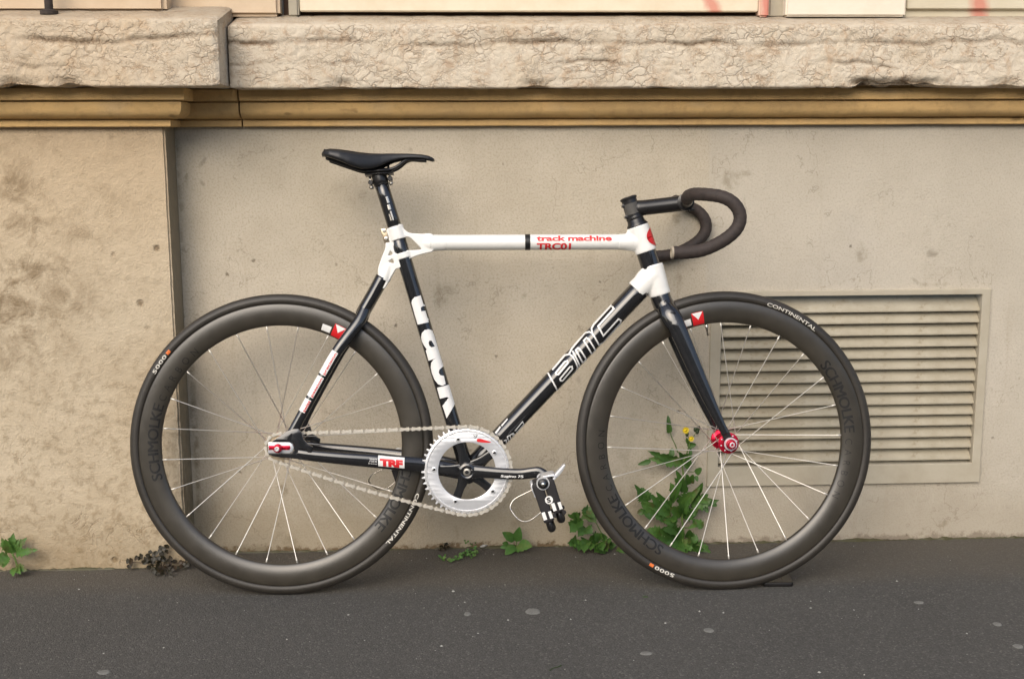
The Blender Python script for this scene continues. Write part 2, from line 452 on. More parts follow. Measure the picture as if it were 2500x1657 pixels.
def plate_geo(outlines, thick, bevel=.0008, y=0.0, grow=0.0):
    """outlines of (x,z) loops (first outer, rest holes) -> solid plate centred on y"""
    cu = bpy.data.curves.new('tmp', 'CURVE'); cu.dimensions = '2D'; cu.fill_mode = 'BOTH'
    cu.extrude = thick/2-bevel; cu.bevel_depth = bevel; cu.bevel_resolution = 1; cu.offset = grow-bevel
    for ol in outlines:
        sp = cu.splines.new('POLY'); sp.points.add(len(ol)-1); sp.use_cyclic_u = True
        for p, q in zip(sp.points, ol): p.co = (q[0], q[1], 0, 1)
    ob = bpy.data.objects.new('tmp', cu); me = bpy.data.meshes.new_from_object(ob)
    bm = bmesh.new(); bm.from_mesh(me); bmesh.ops.remove_doubles(bm, verts=bm.verts, dist=1e-6)
    bmesh.ops.recalc_face_normals(bm, faces=bm.faces)
    V = [Vector((v.co.x, y-v.co.z, v.co.y)) for v in bm.verts]; bm.verts.index_update()
    F = [tuple(v.index for v in f.verts) for f in bm.faces]; bm.free()
    bpy.data.objects.remove(ob); bpy.data.curves.remove(cu); bpy.data.meshes.remove(me)
    return V, F
def circle2(c, r, n=32, a0=0): return [(c[0]+r*cos(a0+2*pi*k/n), c[1]+r*sin(a0+2*pi*k/n)) for k in range(n)]
def smooth2(pts, n=6, closed=True): return [(p.x, p.y) for p in catmull([(a, b, 0) for a, b in pts], n, closed)]
def flat2d(kind, data, cuts=(0, 0), bold=0.0, shear=0.0, space=1.0):
    """2D fill of text (kind 'text') or of polygons, normalised text to 0..1; sliced so that it can be wrapped"""
    if kind == 'text':
        cu = bpy.data.curves.new('tmp', 'FONT'); cu.body = data; cu.size = 1; cu.offset = bold; cu.shear = shear
        cu.space_character = space; cu.resolution_u = 4
    else:
        cu = bpy.data.curves.new('tmp', 'CURVE'); cu.dimensions = '2D'; cu.fill_mode = 'BOTH'
        for ol in data:
            sp = cu.splines.new('POLY'); sp.points.add(len(ol)-1); sp.use_cyclic_u = True
            for p, q in zip(sp.points, ol): p.co = (q[0], q[1], 0, 1)
    ob = bpy.data.objects.new('tmp', cu); me = bpy.data.meshes.new_from_object(ob)
    bm = bmesh.new(); bm.from_mesh(me); bmesh.ops.remove_doubles(bm, verts=bm.verts, dist=1e-6)
    bpy.data.objects.remove(ob); bpy.data.curves.remove(cu); bpy.data.meshes.remove(me)
    xs = [v.co.x for v in bm.verts]; ys = [v.co.y for v in bm.verts]
    x0, x1, y0, y1 = min(xs), max(xs), min(ys), max(ys)
    if kind == 'text':
        for v in bm.verts: v.co = Vector(((v.co.x-x0)/(x1-x0), (v.co.y-y0)/(y1-y0), 0))
        x0, x1, y0, y1 = 0, 1, 0, 1
    for ax, n in ((0, cuts[0]), (1, cuts[1])):
        lo, hi = ((x0, x1), (y0, y1))[ax]
        for k in range(1, n):
            co = Vector((0, 0, 0)); co[ax] = lo+(hi-lo)*k/n; no = Vector((0, 0, 0)); no[ax] = 1
            bmesh.ops.bisect_plane(bm, geom=list(bm.verts)+list(bm.edges)+list(bm.faces), plane_co=co, plane_no=no)
    bm.verts.index_update()
    V = [v.co.copy() for v in bm.verts]; F = [tuple(v.index for v in f.verts) for f in bm.faces]; bm.free()
    return V, F
def printed(name, geo, fn, mat, parent, label=None):
    V, F = geo; return mesh(name, [fn(v.x, v.y) for v in V], F, mat, parent, False, label=label)
def ribbon2(pts, w, closed=False):
    """constant-width stroke along a 2D polyline, mitred -> polygon loops"""
    P = [Vector((a, b)) for a, b in pts]; n = len(P); L, R = [], []
    for i in range(n):
        a = P[i]-P[i-1] if (i > 0 or closed) else P[1]-P[0]
        b = P[(i+1) % n]-P[i] if (i < n-1 or closed) else P[-1]-P[-2]
        a.normalize(); b.normalize(); t = (a+b); t = t.normalized() if t.length > 1e-6 else b
        nn = Vector((-t.y, t.x)); k = 1/max(.5, nn.dot(Vector((-b.y, b.x))))
        L.append(tuple(P[i]+nn*w/2*k)); R.append(tuple(P[i]-nn*w/2*k))
    return [L, R] if closed else [L+R[::-1]]

# ------------------------------------------------------------------ pavement
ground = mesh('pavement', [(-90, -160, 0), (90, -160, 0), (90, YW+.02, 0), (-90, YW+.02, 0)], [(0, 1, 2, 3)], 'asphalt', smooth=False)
ground['kind'] = 'structure'; ground['label'] = 'dark grey asphalt pavement along the foot of the wall'

# ------------------------------------------------------------------ the house front
wall = empty('house_wall', (0, YW, 0))
tag(wall, 'beige plastered house front with limestone sill and ochre moulding above the bicycle', 'wall')
def wp(o): o.parent = wall; o.matrix_parent_inverse = Matrix.Translation((0, -YW, 0)); return o

PIL = .095                                  # how far the pilaster stands proud of the plaster
XE = -0.2542     # right arris of the pilaster
XL, XR = -3.0, 3.6
ZC = 1.0267                                   # underside of the moulding
ZS = 1.1078                                   # underside of the sill
# ventilation opening
VX0, VX1 = 1.0278, 1.6648
VZ1 = 0.6209; VZ0 = 0.1553
# plaster panel with the opening left in it
STAINS = [(0.352,0.63,0.016,0.026,0.5),(0.366,0.639,0.022,0.012,0.35),(1.043,0.899,0.018,0.022,0.45),(1.058,0.913,0.03,0.008,0.4),(1.366,0.726,0.012,0.022,0.45),(0.921,0.656,0.01,0.018,0.5),(0.913,0.808,0.01,0.012,0.5),(1.546,0.645,0.03,0.005,0.4),(0.552,0.628,0.006,0.006,0.7),(0.379,0.041,0.012,0.014,0.5),(0.535,0.061,0.018,0.014,0.35),(-0.033,0.028,0.03,0.02,0.4),(1.601,0.044,0.016,0.01,0.5),(-0.233,0.906,0.006,0.012,0.7),(0.833,0.211,0.05,0.1,0.22),(1.548,0.437,0.05,0.3,0.12),(0.159,0.875,0.05,0.035,0.12),(0.971,0.414,0.006,0.02,0.35),(0.42,0.155,0.02,0.03,0.25),(-0.242,0.3,0.007,0.2,0.75),(-0.25,0.849,0.006,0.16,0.5),(-0.038,0.158,0.012,0.016,0.55),(-0.123,0.009,0.05,0.012,0.5)]
def spread(a, b, st): n = max(1, int((b-a)/st)); return [a+(b-a)*i/n for i in range(n)]
xs = spread(XE-.02, VX0, .006)+spread(VX0, VX1, .006)+spread(VX1, 1.95, .006)+[1.95, XR]
zs = [-.3]+spread(0, VZ0, .006)+spread(VZ0, VZ1, .006)+spread(VZ1, ZC+.03, .006)+[ZC+.03]
nx_ = len(xs); V, F, ST_ = [], [], []
for z in zs:
    for x in xs:
        k = 0
        for (sx, sz, rx, rz, kk) in STAINS:
            if abs(x-sx) < rx*2.2 and abs(z-sz) < rz*2.2:
                e = ((x-sx)/rx)**2+((z-sz)/rz)**2+1.3*noise.noise(Vector((x*45, z*45, sx*9)))
                k = max(k, kk*max(0, min(1, 1.5-e)))
        V.append((x, YW+.0012*noise.noise(Vector((x*3, z*3, 4))), z)); ST_.append(min(1, k*1.3))
for j in range(len(zs)-1):
    for i in range(nx_-1):
        if not (VX0-1e-4 < (xs[i]+xs[i+1])/2 < VX1+1e-4 and VZ0-1e-4 < (zs[j]+zs[j+1])/2 < VZ1+1e-4):
            F.append((j*nx_+i, j*nx_+i+1, (j+1)*nx_+i+1, (j+1)*nx_+i))
o = wp(mesh('plaster_panel', V, F, 'plaster')); o.data.attributes.new('stain', 'FLOAT', 'POINT').data.foreach_set('value', ST_)
V, F = box_geo(XL, XE, YW-PIL, YW+.05, -.3, ZC+.03)
bm = bmesh.new(); vv = [bm.verts.new(v) for v in V]
for f in F: bm.faces.new([vv[i] for i in f])
bmesh.ops.recalc_face_normals(bm, faces=bm.faces)
ed = [e for e in bm.edges if all(abs(v.co.x-XE) < 1e-5 and abs(v.co.y-(YW-PIL)) < 1e-5 for v in e.verts)]
bmesh.ops.subdivide_edges(bm, edges=ed, cuts=90)
ed = [e for e in bm.edges if all(abs(v.co.x-XE) < 1e-5 and abs(v.co.y-(YW-PIL)) < 1e-5 for v in e.verts)]
bmesh.ops.bevel(bm, geom=ed, offset=.0045, segments=2, affect='EDGES')
for v in bm.verts:
    if v.co.x > XE-.006 and v.co.y < YW-PIL+.006 and 0 < v.co.z < ZC:
        k = noise.noise(Vector((3.1, 0, v.co.z*31)))*.0022+noise.noise(Vector((9, 0, v.co.z*90)))*.0012
        v.co.x += min(k, .0005); v.co.y -= min(k, .0005)
me = bpy.data.meshes.new('pilaster'); bm.to_mesh(me); bm.free(); me.materials.append(MAT['pilaster'])
wp(link('pilaster', me))

# moulding: lower fillet, quarter round, upper fillet
dz = ZS-ZC
prof = [(-.01, 0), (.016, 0), (.018, .002), (.018, dz*.170), (.016, dz*.180), (.013, dz*.190), (.013, dz*.215), (.021, dz*.222)]
for k in range(1, 9):
    a = pi/2*k/8; prof.append((.021+.029*sin(a)*.98, dz*(.222+.26*(1-cos(a)))))
prof += [(.0505, dz*.60), (.050, dz*.655), (.046, dz*.665), (.043, dz*.672), (.043, dz*.695), (.058, dz*.70), (.060, dz*.712), (.060, dz*1.01), (.05, dz*1.02), (.05, dz*1.18), (-.01, dz*1.18)]
XJ = -0.0957
def moulding(plan, wob):
    V, F = [], []; m = len(prof)
    pts = []
    for i in range(len(plan)-1):
        (xa, ya), (xb, yb) = plan[i][:2], plan[i+1][:2]
        n = max(1, int(hypot(xb-xa, yb-ya)/.02))
        for k in range(n): pts.append(tuple(plan[i][j]+(plan[i+1][j]-plan[i][j])*k/n for j in range(4)))
    pts.append(plan[-1])
    for (x, y, ox, oy) in pts:
        for (d, z) in prof:
            w = noise.noise(Vector((x*9, z*60, wob)))*.0012+noise.noise(Vector((x*40, z*90, wob)))*.0006
            V.append((x+d*ox, y-d*oy+w*.8, ZC+z+w*.6))
    for i in range(len(pts)-1):
        for j in range(m-1): F.append((i*m+j, i*m+j+1, (i+1)*m+j+1, (i+1)*m+j))
    F.append(tuple(range(m))[::-1]); F.append(tuple((len(pts)-1)*m+j for j in range(m)))
    return V, F
yp = YW-PIL
V, F = moulding([(XL, yp, 0, 1), (XE, yp, 1, 1), (XE, YW, 1, 1), (XJ-.0018, YW, 0, 1)], 1)
wp(edge_smooth(mesh('moulding', V, F, 'ochre', label='ochre stone moulding returning round the pilaster'), 28))
V, F = moulding([(XJ+.0018, YW, 0, 1), (XR, YW, 0, 1)], 5)
wp(edge_smooth(mesh('moulding', V, F, 'ochre', label='long ochre stone moulding under the sill'), 28))

# sill: two rough limestone blocks with a weathered, sloping top and a chipped lower edge
CHIPS = [(1.2485, 1.4926, .020), (0.5301, 0.6562, .007),
         (0.1116, 0.1746, .009), (-0.5645, -0.3775, .010)]
def sill(name, x0, x1, yf, yb, z0, z1, zb, seed, label, step=.0040):
    prof = [(yb, z0, 0, -1)]
    r = .006
    prof += [(yf+.05, z0, 0, -1), (yf+.025, z0, 0, -1), (yf+r, z0, 0, -1)]
    for k in range(1, 4):
        a = pi/2*k/4; prof.append((yf+r-r*sin(a), z0+r-r*cos(a), -sin(a), -cos(a)))
    n = int((z1-z0-2*r)/step)
    for k in range(n+1): prof.append((yf, z0+r+(z1-z0-r-.012)*k/n, -1, 0))
    for k in range(1, 5):
        a = pi/2*k/5; prof.append((yf+.012-.012*cos(a), z1-.012+.012*sin(a), -cos(a), sin(a)))
    n2 = int((yb-yf)/.012)
    for k in range(1, n2+1): t = k/n2; prof.append((yf+.012+(yb-yf-.012)*t, z1+(zb-z1)*t, -.2, .98))
    m = len(prof); V, F, GR = [], [], []; nx = int((x1-x0)/step)
    for i in range(nx+1):
        x = x0+(x1-x0)*i/nx
        e = min(x-x0, x1-x); ek = max(0, 1-e/.014)
        for (y, z, ny, nz) in prof:
            p = Vector((x, y, z)); q = p+Vector((seed, 0, 0))
            d = noise.fractal(q*22, 1.0, 2.2, 4)*.0016+noise.noise(q*5)*.002
            g = abs(noise.noise(Vector((q.x*15, q.y*9, q.z*21))+noise.noise_vector(q*17)*.7))
            if g < .07: d -= .0022*(1-g/.07)*max(0, min(1, noise.noise(q*11)*2+.45))
            # one long wandering crack near the top of the long block
            zc = z0+(z1-z0)*(.70+.10*noise.noise(Vector((x*4.1, 2, seed)))+.05*noise.noise(Vector((x*17, 7, seed))))
            c = abs(z-zc); gk = 0
            if c < .008 and ny < -.5:
                gk = (1-c/.008)*max(0, min(1, .60+1.4*noise.noise(Vector((x*6, 31, seed))))); d -= .0055*gk
            # a second, shorter run of cracks lower down
            zc2 = z0+(z1-z0)*(.38+.16*noise.noise(Vector((x*5.3, 12, seed)))+.06*noise.noise(Vector((x*21, 17, seed)))); c = abs(z-zc2)
            if c < .006 and ny < -.5:
                g2 = (1-c/.006)*max(0, min(1, .1+1.8*noise.noise(Vector((x*5, 77, seed))))); d -= .004*g2; gk = max(gk, g2)
            d -= ek*ek*.006
            low = max(0, 1-(z-z0)/.024)
            if low > 0:
                d -= low*max(0, noise.noise(q*13)-.12)*.016
                for (ca, cb, dep) in CHIPS:
                    if ca < x < cb and abs(seed-(0 if ca > 0 or dep < .01 and ca > -.2 else 0)) < 99:
                        t = (x-ca)/(cb-ca); ch = min(1, low*1.7)*sin(pi*t)**.5*max(0, .55+noise.noise(q*24)*1.1); d -= dep*ch; gk = max(gk, min(1, dep*55)*min(1, ch))
            V.append((x, y+ny*d, z+nz*d*.7)); GR.append(min(1, gk*.95))
    for i in range(nx):
        for j in range(m-1): F.append((i*m+j, i*m+j+1, (i+1)*m+j+1, (i+1)*m+j))
    F.append(tuple(range(m))[::-1]); F.append(tuple(nx*m+j for j in range(m)))
    o = mesh(name, V, F, 'sill', label=label); a_ = o.data.attributes.new('grime', 'FLOAT', 'POINT'); a_.data.foreach_set('value', GR); wp(edge_smooth(o, 48)); return o
SX = -0.107
sill('sill_block', XL*.55, SX, YW-.21, YW+.03, 1.1087, 1.2507, 1.3059, 11, 'shorter limestone block projecting over the pilaster')
sill('sill_block', SX+.004, XR*.75, YW-.115, YW+.03, ZS, 1.2478, 1.2825, 3, 'long limestone sill block with a wandering crack')

# what stands on the sill: piers, shutter boards and posts, cut off by the picture
ZT = 2.2
def pier(name, pxa, pxb, zb, y, mat, label=None, back=.06, bev=.004):
    o = bevel_box(name, pxa, pxb, y, YW+back, zb, ZT, mat, bev=bev); wp(o)
    if label: o['label'] = label
    return o
zb_ = 1.2711
pier('stone_pier', XL*.5, -0.2379, zb_, YW-.095, 'stone_peach', 'peach stone pier above the pilaster', bev=.01)
pier('stone_pier', -0.2458, 0.0, zb_, YW-.03, 'stone_peach', 'peach stone pier beside the shutter', bev=.008)
pier('post', 0.0188, 0.0418, zb_, YW-.022, 'grey_post', 'narrow grey post')
wp(mesh('dark_recess', [(0.0032, YW+.012, zb_), (1.7234+.6, YW+.012, zb_), (1.7234+.6, YW+.012, ZT), (0.0032, YW+.012, ZT)], [(0, 1, 2, 3)], 'dark_gap', smooth=False))
pier('shutter_board', 0.043, 1.0917, 1.2832, YW-.016, 'panel_cream', 'long cream shutter board with a red spray mark', back=.004, bev=.002)
pier('post', 1.0924, 1.1152, zb_, YW-.022, 'post_pink', 'pinkish post with red spray')
pier('post', 1.1188, 1.156, zb_, YW-.006, 'grey_post')
pier('stone_pier', 1.1516, 1.4311, zb_, YW-.034, 'block_white', 'whitish pier')
pier('shutter_board', 1.4397, XR*.75, 1.2898, YW-.015, 'panel_grey', back=.004, bev=.002)
pier('shutter_board', 1.4397, XR*.75, zb_, YW-.004, 'panel_grey', 'grey board with a faint red spray mark', back=.004, bev=.002).data.transform(Matrix.Identity(4))
# iron bar let into the left block
g = join(axis_lathe([(.009, 0), (.009, .25)], (-0.4748,0.1361,1.27), (-0.4748,0.1361,1.57), 12),
         axis_lathe([(.019, -.004), (.019, .004), (.012, .007)], (-0.4749,0.1361,1.2675), (-0.4749,0.1361,1.5675000000000001), 12))
wp(edge_smooth(mesh('iron_bar', *g, 'iron')))

# ------------------------------------------------------------------ louvred vent
vent = empty('ventilation_grille', ((VX0+VX1)/2, YW, VZ0))
tag(vent, 'beige louvred metal vent low in the wall behind the front wheel', 'vent')
def vp(o): o.parent = vent; o.matrix_parent_inverse = Matrix.Translation(-vent.location); return o
fo = dict(l=0.0262, r=0.0216, t=0.0131, b=.006)
ol = [(VX0-fo['l'], VZ0-fo['b']), (VX1+fo['r'], VZ0-fo['b']), (VX1+fo['r'], VZ1+fo['t']), (VX0-fo['l'], VZ1+fo['t'])]
VB = VZ0+0.0435
hl = [(VX0, VB), (VX1, VB), (VX1, VZ1), (VX0, VZ1)]
vp(mesh('vent_frame', *plate_geo([ol, hl], .012, .0015, YW-.002), 'vent_paint', smooth=False))
vp(mesh('vent_back', *box_geo(VX0-.01, VX1+.01, YW+.070, YW+.075, VZ0-.01, VZ1+.01), 'vent_paint', smooth=False))
for (xa, xb) in ((VX0-.006, VX0), (VX1, VX1+.006)):
    vp(mesh('vent_side', *box_geo(xa, xb, YW+.0045, YW+.070, VB-.004, VZ1+.004), 'vent_paint', smooth=False))
z_first = 0.581; z_last = 0.1815
pitch = (z_first-z_last)/14
sp = [(.0005, 0), (.0030, .0040), (.034, pitch*1.30), (.042, pitch*1.30), (.042, pitch*1.24), (.0370, pitch*1.24), (.0085, .0), (.0045, -.0030), (.0008, -.0030)]
V = [(x, y, z) for x in (VX0+.0008, VX1-.0008) for (y, z) in sp]; m = len(sp)
F = [(j, (j+1) % m, m+(j+1) % m, m+j) for j in range(m)]+[tuple(range(m))[::-1], tuple(m+j for j in range(m))]
slat0 = None
for i in range(15):
    if slat0 is None: o = slat0 = mesh('slat', V, F, 'slat', smooth=False)
    else: o = link('slat', slat0.data)
    o.location = (0, YW, z_first-i*pitch); vp(o)
    o.rotation_euler = (radians(random.uniform(-.8, .8)), radians(random.uniform(-.06, .06)), 0)

# ------------------------------------------------------------------ dirt and moss in the joint between wall and pavement
def joint_dirt(name, xa, xb, yw, seed, mat, label):
    V, F = [], []; n = int((xb-xa)/.004)
    for i in range(n+1):
        x = xa+(xb-xa)*i/n
        a = max(0, .35+noise.noise(Vector((x*9, seed, 0)))+.6*noise.noise(Vector((x*45, seed, 3))))
        w = .0015+.0085*a+.002*noise.noise(Vector((x*160, seed, 1))); h = .0015+.0060*a+.002*noise.noise(Vector((x*130, seed, 9)))
        w, h = max(.0012, w), max(.0012, h)
        V += [(x, yw+.003, h*1.02), (x, yw-.0015, h), (x, yw-w*.45, h*.55+.001*noise.noise(Vector((x*220, 4, seed)))), (x, yw-w, -.001)]
    for i in range(n):
        for j in range(3): F.append((i*4+j, i*4+j+1, i*4+j+5, i*4+j+4))
    o = mesh(name, V, F, mat); tag(o, label, 'dirt', kind='stuff'); return o
joint_dirt('joint_dirt', XE+.002, XR, YW, 2.0, 'moss', 'brown dirt and moss along the foot of the plaster')
joint_dirt('joint_dirt', XL, XE, YW-PIL, 8.0, 'moss', 'brown dirt along the foot of the pilaster')

# ------------------------------------------------------------------ unseen house added behind the camera to give the frame dark reflections
def added_house_across():
    r = empty('added_opposite_house', (0, -32, 0)); tag(r, 'unseen beige house front added across the street for dark reflections', 'added building')
    mesh('wall', *box_geo(-40, 40, -9, 0, 0, 8.5), 'plaster', r, False)
    mesh('roof', [Vector(v) for v in ((-40.4, .4, 8.5), (40.4, .4, 8.5), (40.4, -4.5, 10.6), (-40.4, -4.5, 10.6), (-40.4, -9.4, 8.5), (40.4, -9.4, 8.5))], [(0, 1, 2, 3), (3, 2, 5, 4), (0, 3, 4), (1, 5, 2), (0, 4, 5, 1)], 'iron', r, False)
    w0 = None
    for k in range(2):
        for i in range(-12, 13):
            if w0 is None:
                o = w0 = mesh('window', *plate_geo([[(-.55, 0), (.55, 0), (.55, 1.9), (-.55, 1.9)], [(-.47, .08), (.47, .08), (.47, 1.82), (-.47, 1.82)]], .12, .01), 'block_white', r, False)
                pn = mesh('pane', *box_geo(-.48, .48, -.01, .01, .07, 1.83), 'black_anodised', o, False)
            else:
                o = link('window', w0.data, r); link('pane', pn.data, o)
            o.location = (i*3.0+.7, .03, 1.0+k*3.5)
added_house_across()

# ================================================================== the bicycle
bike = empty('track_bicycle', (0, 0, 0)); bike.rotation_euler = (-0.1189, 0, -0.0213)
tag(bike, 'black and white fixed gear track bicycle leaning against the wall', 'bicycle')
WR = .334                                        # tyre outer radius
def part(name, geo, mat, parent=bike, smooth=True, ang=None, label=None):
    o = mesh(name, geo[0], geo[1], mat, parent, smooth, label=label)
    if ang: edge_smooth(o, ang)
    return o

# ------------------------------------------------------------------ wheels
RIM = [(.3125-.0482*t, .0128*sqrt(max(0, 1-((t-.36)/.652)**2))) for t in (0, .05, .12, .2, .3, .4, .5, .6, .7, .78, .85, .91, .95, .98)]+[(.2643, 0)]
def rim_half(r):
    for (ra, ha), (rb, hb) in zip(RIM, RIM[1:]):
        if rb <= r <= ra: return hb+(ha-hb)*(r-rb)/(ra-rb)
    return .010
TYC, TYR = .3212, .0128
def wheel(name, center, steer, sp_off, label):
    w = empty(name, center, bike)
    if steer:
        FR = radians(74); w.rotation_mode = 'QUATERNION'
        w.rotation_quaternion = Matrix.Rotation(steer, 3, Vector((-cos(FR), 0, sin(FR)))).to_quaternion()
    w['label'] = label
    tp = []
    for k in range(17):
        a = radians(-128)+radians(256)*k/16
        tp.append((TYC+TYR*cos(a), TYR*sin(a)*(.94 if abs(a) < 1.2 else 1)))
    part('tyre', lathe_geo(tp+[(.312, .006), (.312, -.006)], 160, closed=True), 'tyre', w)
    full = [(r, -h) for r, h in RIM]+[(r, h) for r, h in RIM[::-1]][1:]
    part('rim', lathe_geo(full+[(.3128, .004), (.3128, -.004)], 160, closed=True), 'rim', w)
    return w
def spokes(w, off, fl_r, fl_y):
    me = None
    for k in range(24):
        th = radians(off+15*k); side = -1 if k % 2 == 0 else 1
        tw = radians(62)*(1 if (k//2) % 2 == 0 else -1)
        a = Vector((fl_r*cos(th+tw), side*fl_y+(.0018 if (k//2) % 2 else -.0018), fl_r*sin(th+tw)))
        b = Vector((.2652*cos(th), side*.0012, .2652*sin(th)))
        d = (b-a).normalized(); L = (b-a).length
        if me is None:
            V, F = lathe_geo([(.00102, 0), (.00102, L-.011), (.0017, L-.0105), (.0019, L)], 6)
            me = mesh('spoke', V, F, 'spoke_steel', w); o = me; me0 = me.data
        else: o = link('spoke', me0, w)
        o.location = a; o.rotation_mode = 'QUATERNION'; o.rotation_quaternion = Vector((0, 1, 0)).rotation_difference(d)
def rim_text(w, s, a0, a1, r0, r1, mat, bold=.02, space=1.0, surf='rim', name='rim_lettering', heavy=False):
    geo = flat2d('text', s, (28, 3), bold=0 if heavy else bold, space=space)
    if heavy:      # thicken the strokes by overprinting
        geo = join(*[([Vector((v.x+du, v.y, dl)) for v in geo[0]], geo[1]) for du, dl in ((-.006, 0), (-.002, 1), (.002, 2), (.006, 3))])
        V, F = geo; fn3 = lambda v: fn(v.x, v.y, .0002*v.z)
    def fn(u, v, up=0):
        a = radians(a0+(a1-a0)*u); r = r0+(r1-r0)*v
        y = rim_half(r)+.0003 if surf == 'rim' else sqrt(max(0, TYR**2-(r-TYC)**2))*.975+.0004
        return (r*cos(a), -y-up, r*sin(a))
    if heavy: return mesh(name, [fn3(v) for v in V], F, mat, w, False)
    return printed(name, geo, fn, mat, w)
def rim_patch(w, a0, a1, r0, r1, mat, poly=None, lift=.0004, surf='rim', name='rim_sticker'):
    geo = flat2d('poly', [poly or [(0, 0), (1, 0), (1, 1), (0, 1)]], (6, 6))
    def fn(u, v):
        a = radians(a0+(a1-a0)*u); r = r0+(r1-r0)*v
        y = rim_half(r) if surf == 'rim' else sqrt(max(0, TYR**2-(r-TYC)**2))*.975
        return (r*cos(a), -y-lift, r*sin(a))
    return printed(name, geo, fn, mat, w)

RC = (0, 0, WR); FC = (0.9842, 0, 0.333)
rear = wheel('rear_wheel', RC, 0, 6.4, 'rear wheel with deep dark carbon rim')
front = wheel('front_wheel', FC, 0.0417, 2, 'front wheel with deep dark carbon rim')
spokes(rear, 6.4, .0225, .033); spokes(front, 2.0, .0205, .034)
# rim and tyre lettering
for (w, a) in ((rear, 195), (rear, 353), (front, 38), (front, 239)):
    rim_text(w, 'SCHMOLKE', a, a-34.5, .2705, .2925, 'dark_print', .0, .95, heavy=True)
for (w, a) in ((rear, 158.5), (front, 202.0), (front, .5)):
    rim_text(w, 'CARBON', a, a-28, .2720, .2865, 'dark_print', -.012, 2.0)
for (w, a, b) in ((rear, -20, -44), (front, 73, 50.5)):
    rim_text(w, 'CONTINENTAL', a, b, .3150, .3228, 'tyre_print', .012, 1.0, 'tyre', 'tyre_lettering')
for (w, a) in ((rear, 149.5), (front, 248.5)):
    rim_text(w, '5000', a, a-8.5, .3160, .3240, 'tyre_print', .02, 1.1, 'tyre', 'tyre_lettering')
    rim_patch(w, a-9.2, a-11, .3165, .3235, 'orange_print', surf='tyre', name='tyre_mark')
for (w, a) in ((rear, 63.0), (front, 103.0)):
    rim_patch(w, a+2.4, a-2.9, .2672, .2955, 'red_print')
    rim_patch(w, a+2.1, a-2.6, .2785, .2945, 'white_print', [(0, 1), (.5, 0), (1, 1)], .0008)
    rim_patch(w, a+7.4, a+3.2, .2705, .2850, 'white_print')
# valve
a = radians(99)
part('valve', bend_frame_tube([(.2655*cos(a), 0, .2655*sin(a)), (.252*cos(a), 0, .252*sin(a)), (.2515*cos(a), 0, .2515*sin(a)), (.238*cos(a), 0, .238*sin(a))], [.0032, .0030, .0018, .0022], 10), 'steel', front)

# front hub
hb = empty('front_hub', (0, 0, 0), front)
hub_prof = [(.008, -.0405), (.0125, -.0400), (.0225, -.0375), (.0232, -.0362), (.0232, -.0342), (.0222, -.0330), (.0150, -.0300), (.0125, -.024), (.0112, -.012), (.0112, .012), (.0125, .024), (.0150, .0300), (.0222, .0330), (.0232, .0342), (.0232, .0362), (.0225, .0375), (.0125, .0400), (.008, .0405)]
bpy.data.objects.remove(hb)
part('hub', lathe_geo(hub_prof, 48), 'red_anodised', front, ang=40, label='red anodised front hub')
for k in range(8):
    a = 2*pi*(k+.35)/8
    part('flange_hole', axis_lathe([(.0019, 0), (.0019, .0012)], (.0178*cos(a), -.0398, .0178*sin(a)), (.0178*cos(a), -.05, .0178*sin(a)), 8), 'bright_silver', front)
part('axle', lathe_geo([(.0045, -.062), (.0045, .062)], 16), 'steel', front)
part('axle_nut', axis_lathe([(.0110, -.002), (.0110, .004), (.0095, .0055), (.0095, .012), (.0062, .0125)], (0, -.0555, 0), (0, -.1, 0), 24), 'red_anodised', front, ang=40)
part('axle_cap', axis_lathe([(.0063, 0), (.0063, .0075), (.0035, .0078), (.0035, .005)], (0, -.0625, 0), (0, -.1, 0), 6), 'bright_silver', front, smooth=False)
part('axle_washer', axis_lathe([(.0145, 0), (.0145, .0025)], (0, -.0535, 0), (0, -.1, 0), 24), 'silver', front, ang=40)
# rear hub, sprocket
part('hub', lathe_geo([(r*1.05, h*.95) for r, h in hub_prof], 48), 'red_anodised', rear, ang=40, label='red anodised rear hub')
part('axle', lathe_geo([(.005, -.072), (.005, .072)], 16), 'steel', rear)
def gear_outline(n, rt, rr, c=(0, 0), a0=0):
    out = []
    for k in range(n):
        a = a0+2*pi*k/n; s_ = 2*pi/n
        for (da, r) in ((-.40, rr), (-.24, rr), (-.09, rt), (.09, rt), (.24, rr), (.40, rr)):
            out.append((c[0]+r*cos(a+da*s_), c[1]+r*sin(a+da*s_)))
    return out
CL = -.0440                                      # chain line
part('sprocket', plate_geo([gear_outline(15, .0332, .0268), circle2((0, 0), .0195)], .003, .0004, CL), 'gold', rear, smooth=False)
part('lockring', lathe_geo([(.0175, CL-.006), (.0215, CL-.006), (.0215, CL+.004), (.0175, CL+.004)], 32, closed=True), 'gold', rear, ang=40)

# ------------------------------------------------------------------ frame
frame = empty('frame', (0, 0, 0), bike)
A_s, B_s = Vector((0.2256,0.0,0.9099)), Vector((0.4094,0.0,0.2712))
A_d, B_d = Vector((0.8176,0.0,0.6967)), Vector((0.4094,0.0,0.2712))
A_t, B_t = Vector((0.3318,0.0,0.7786)), Vector((0.7931,0.0,0.7774))
H_t, H_b = Vector((0.7895,0.0,0.8138)), Vector((0.8399,0.0,0.6591))
hd = (H_b-H_t).normalized(); sdv = (B_s-A_s).normalized(); ddv = (B_d-A_d).normalized()
collar = Vector((0.2542,0.0,0.8142))
def line(a, b, n=2): return [a+(b-a)*i/(n-1) for i in range(n)]
part('seat_tube', tube_geo(line(collar+sdv*.004, B_s, 12), .0164), 'carbon', frame)
part('down_tube', tube_geo(line(A_d, B_d-ddv*.0, 12), [.0236, .0224, .0212, .0205]), 'carbon', frame)
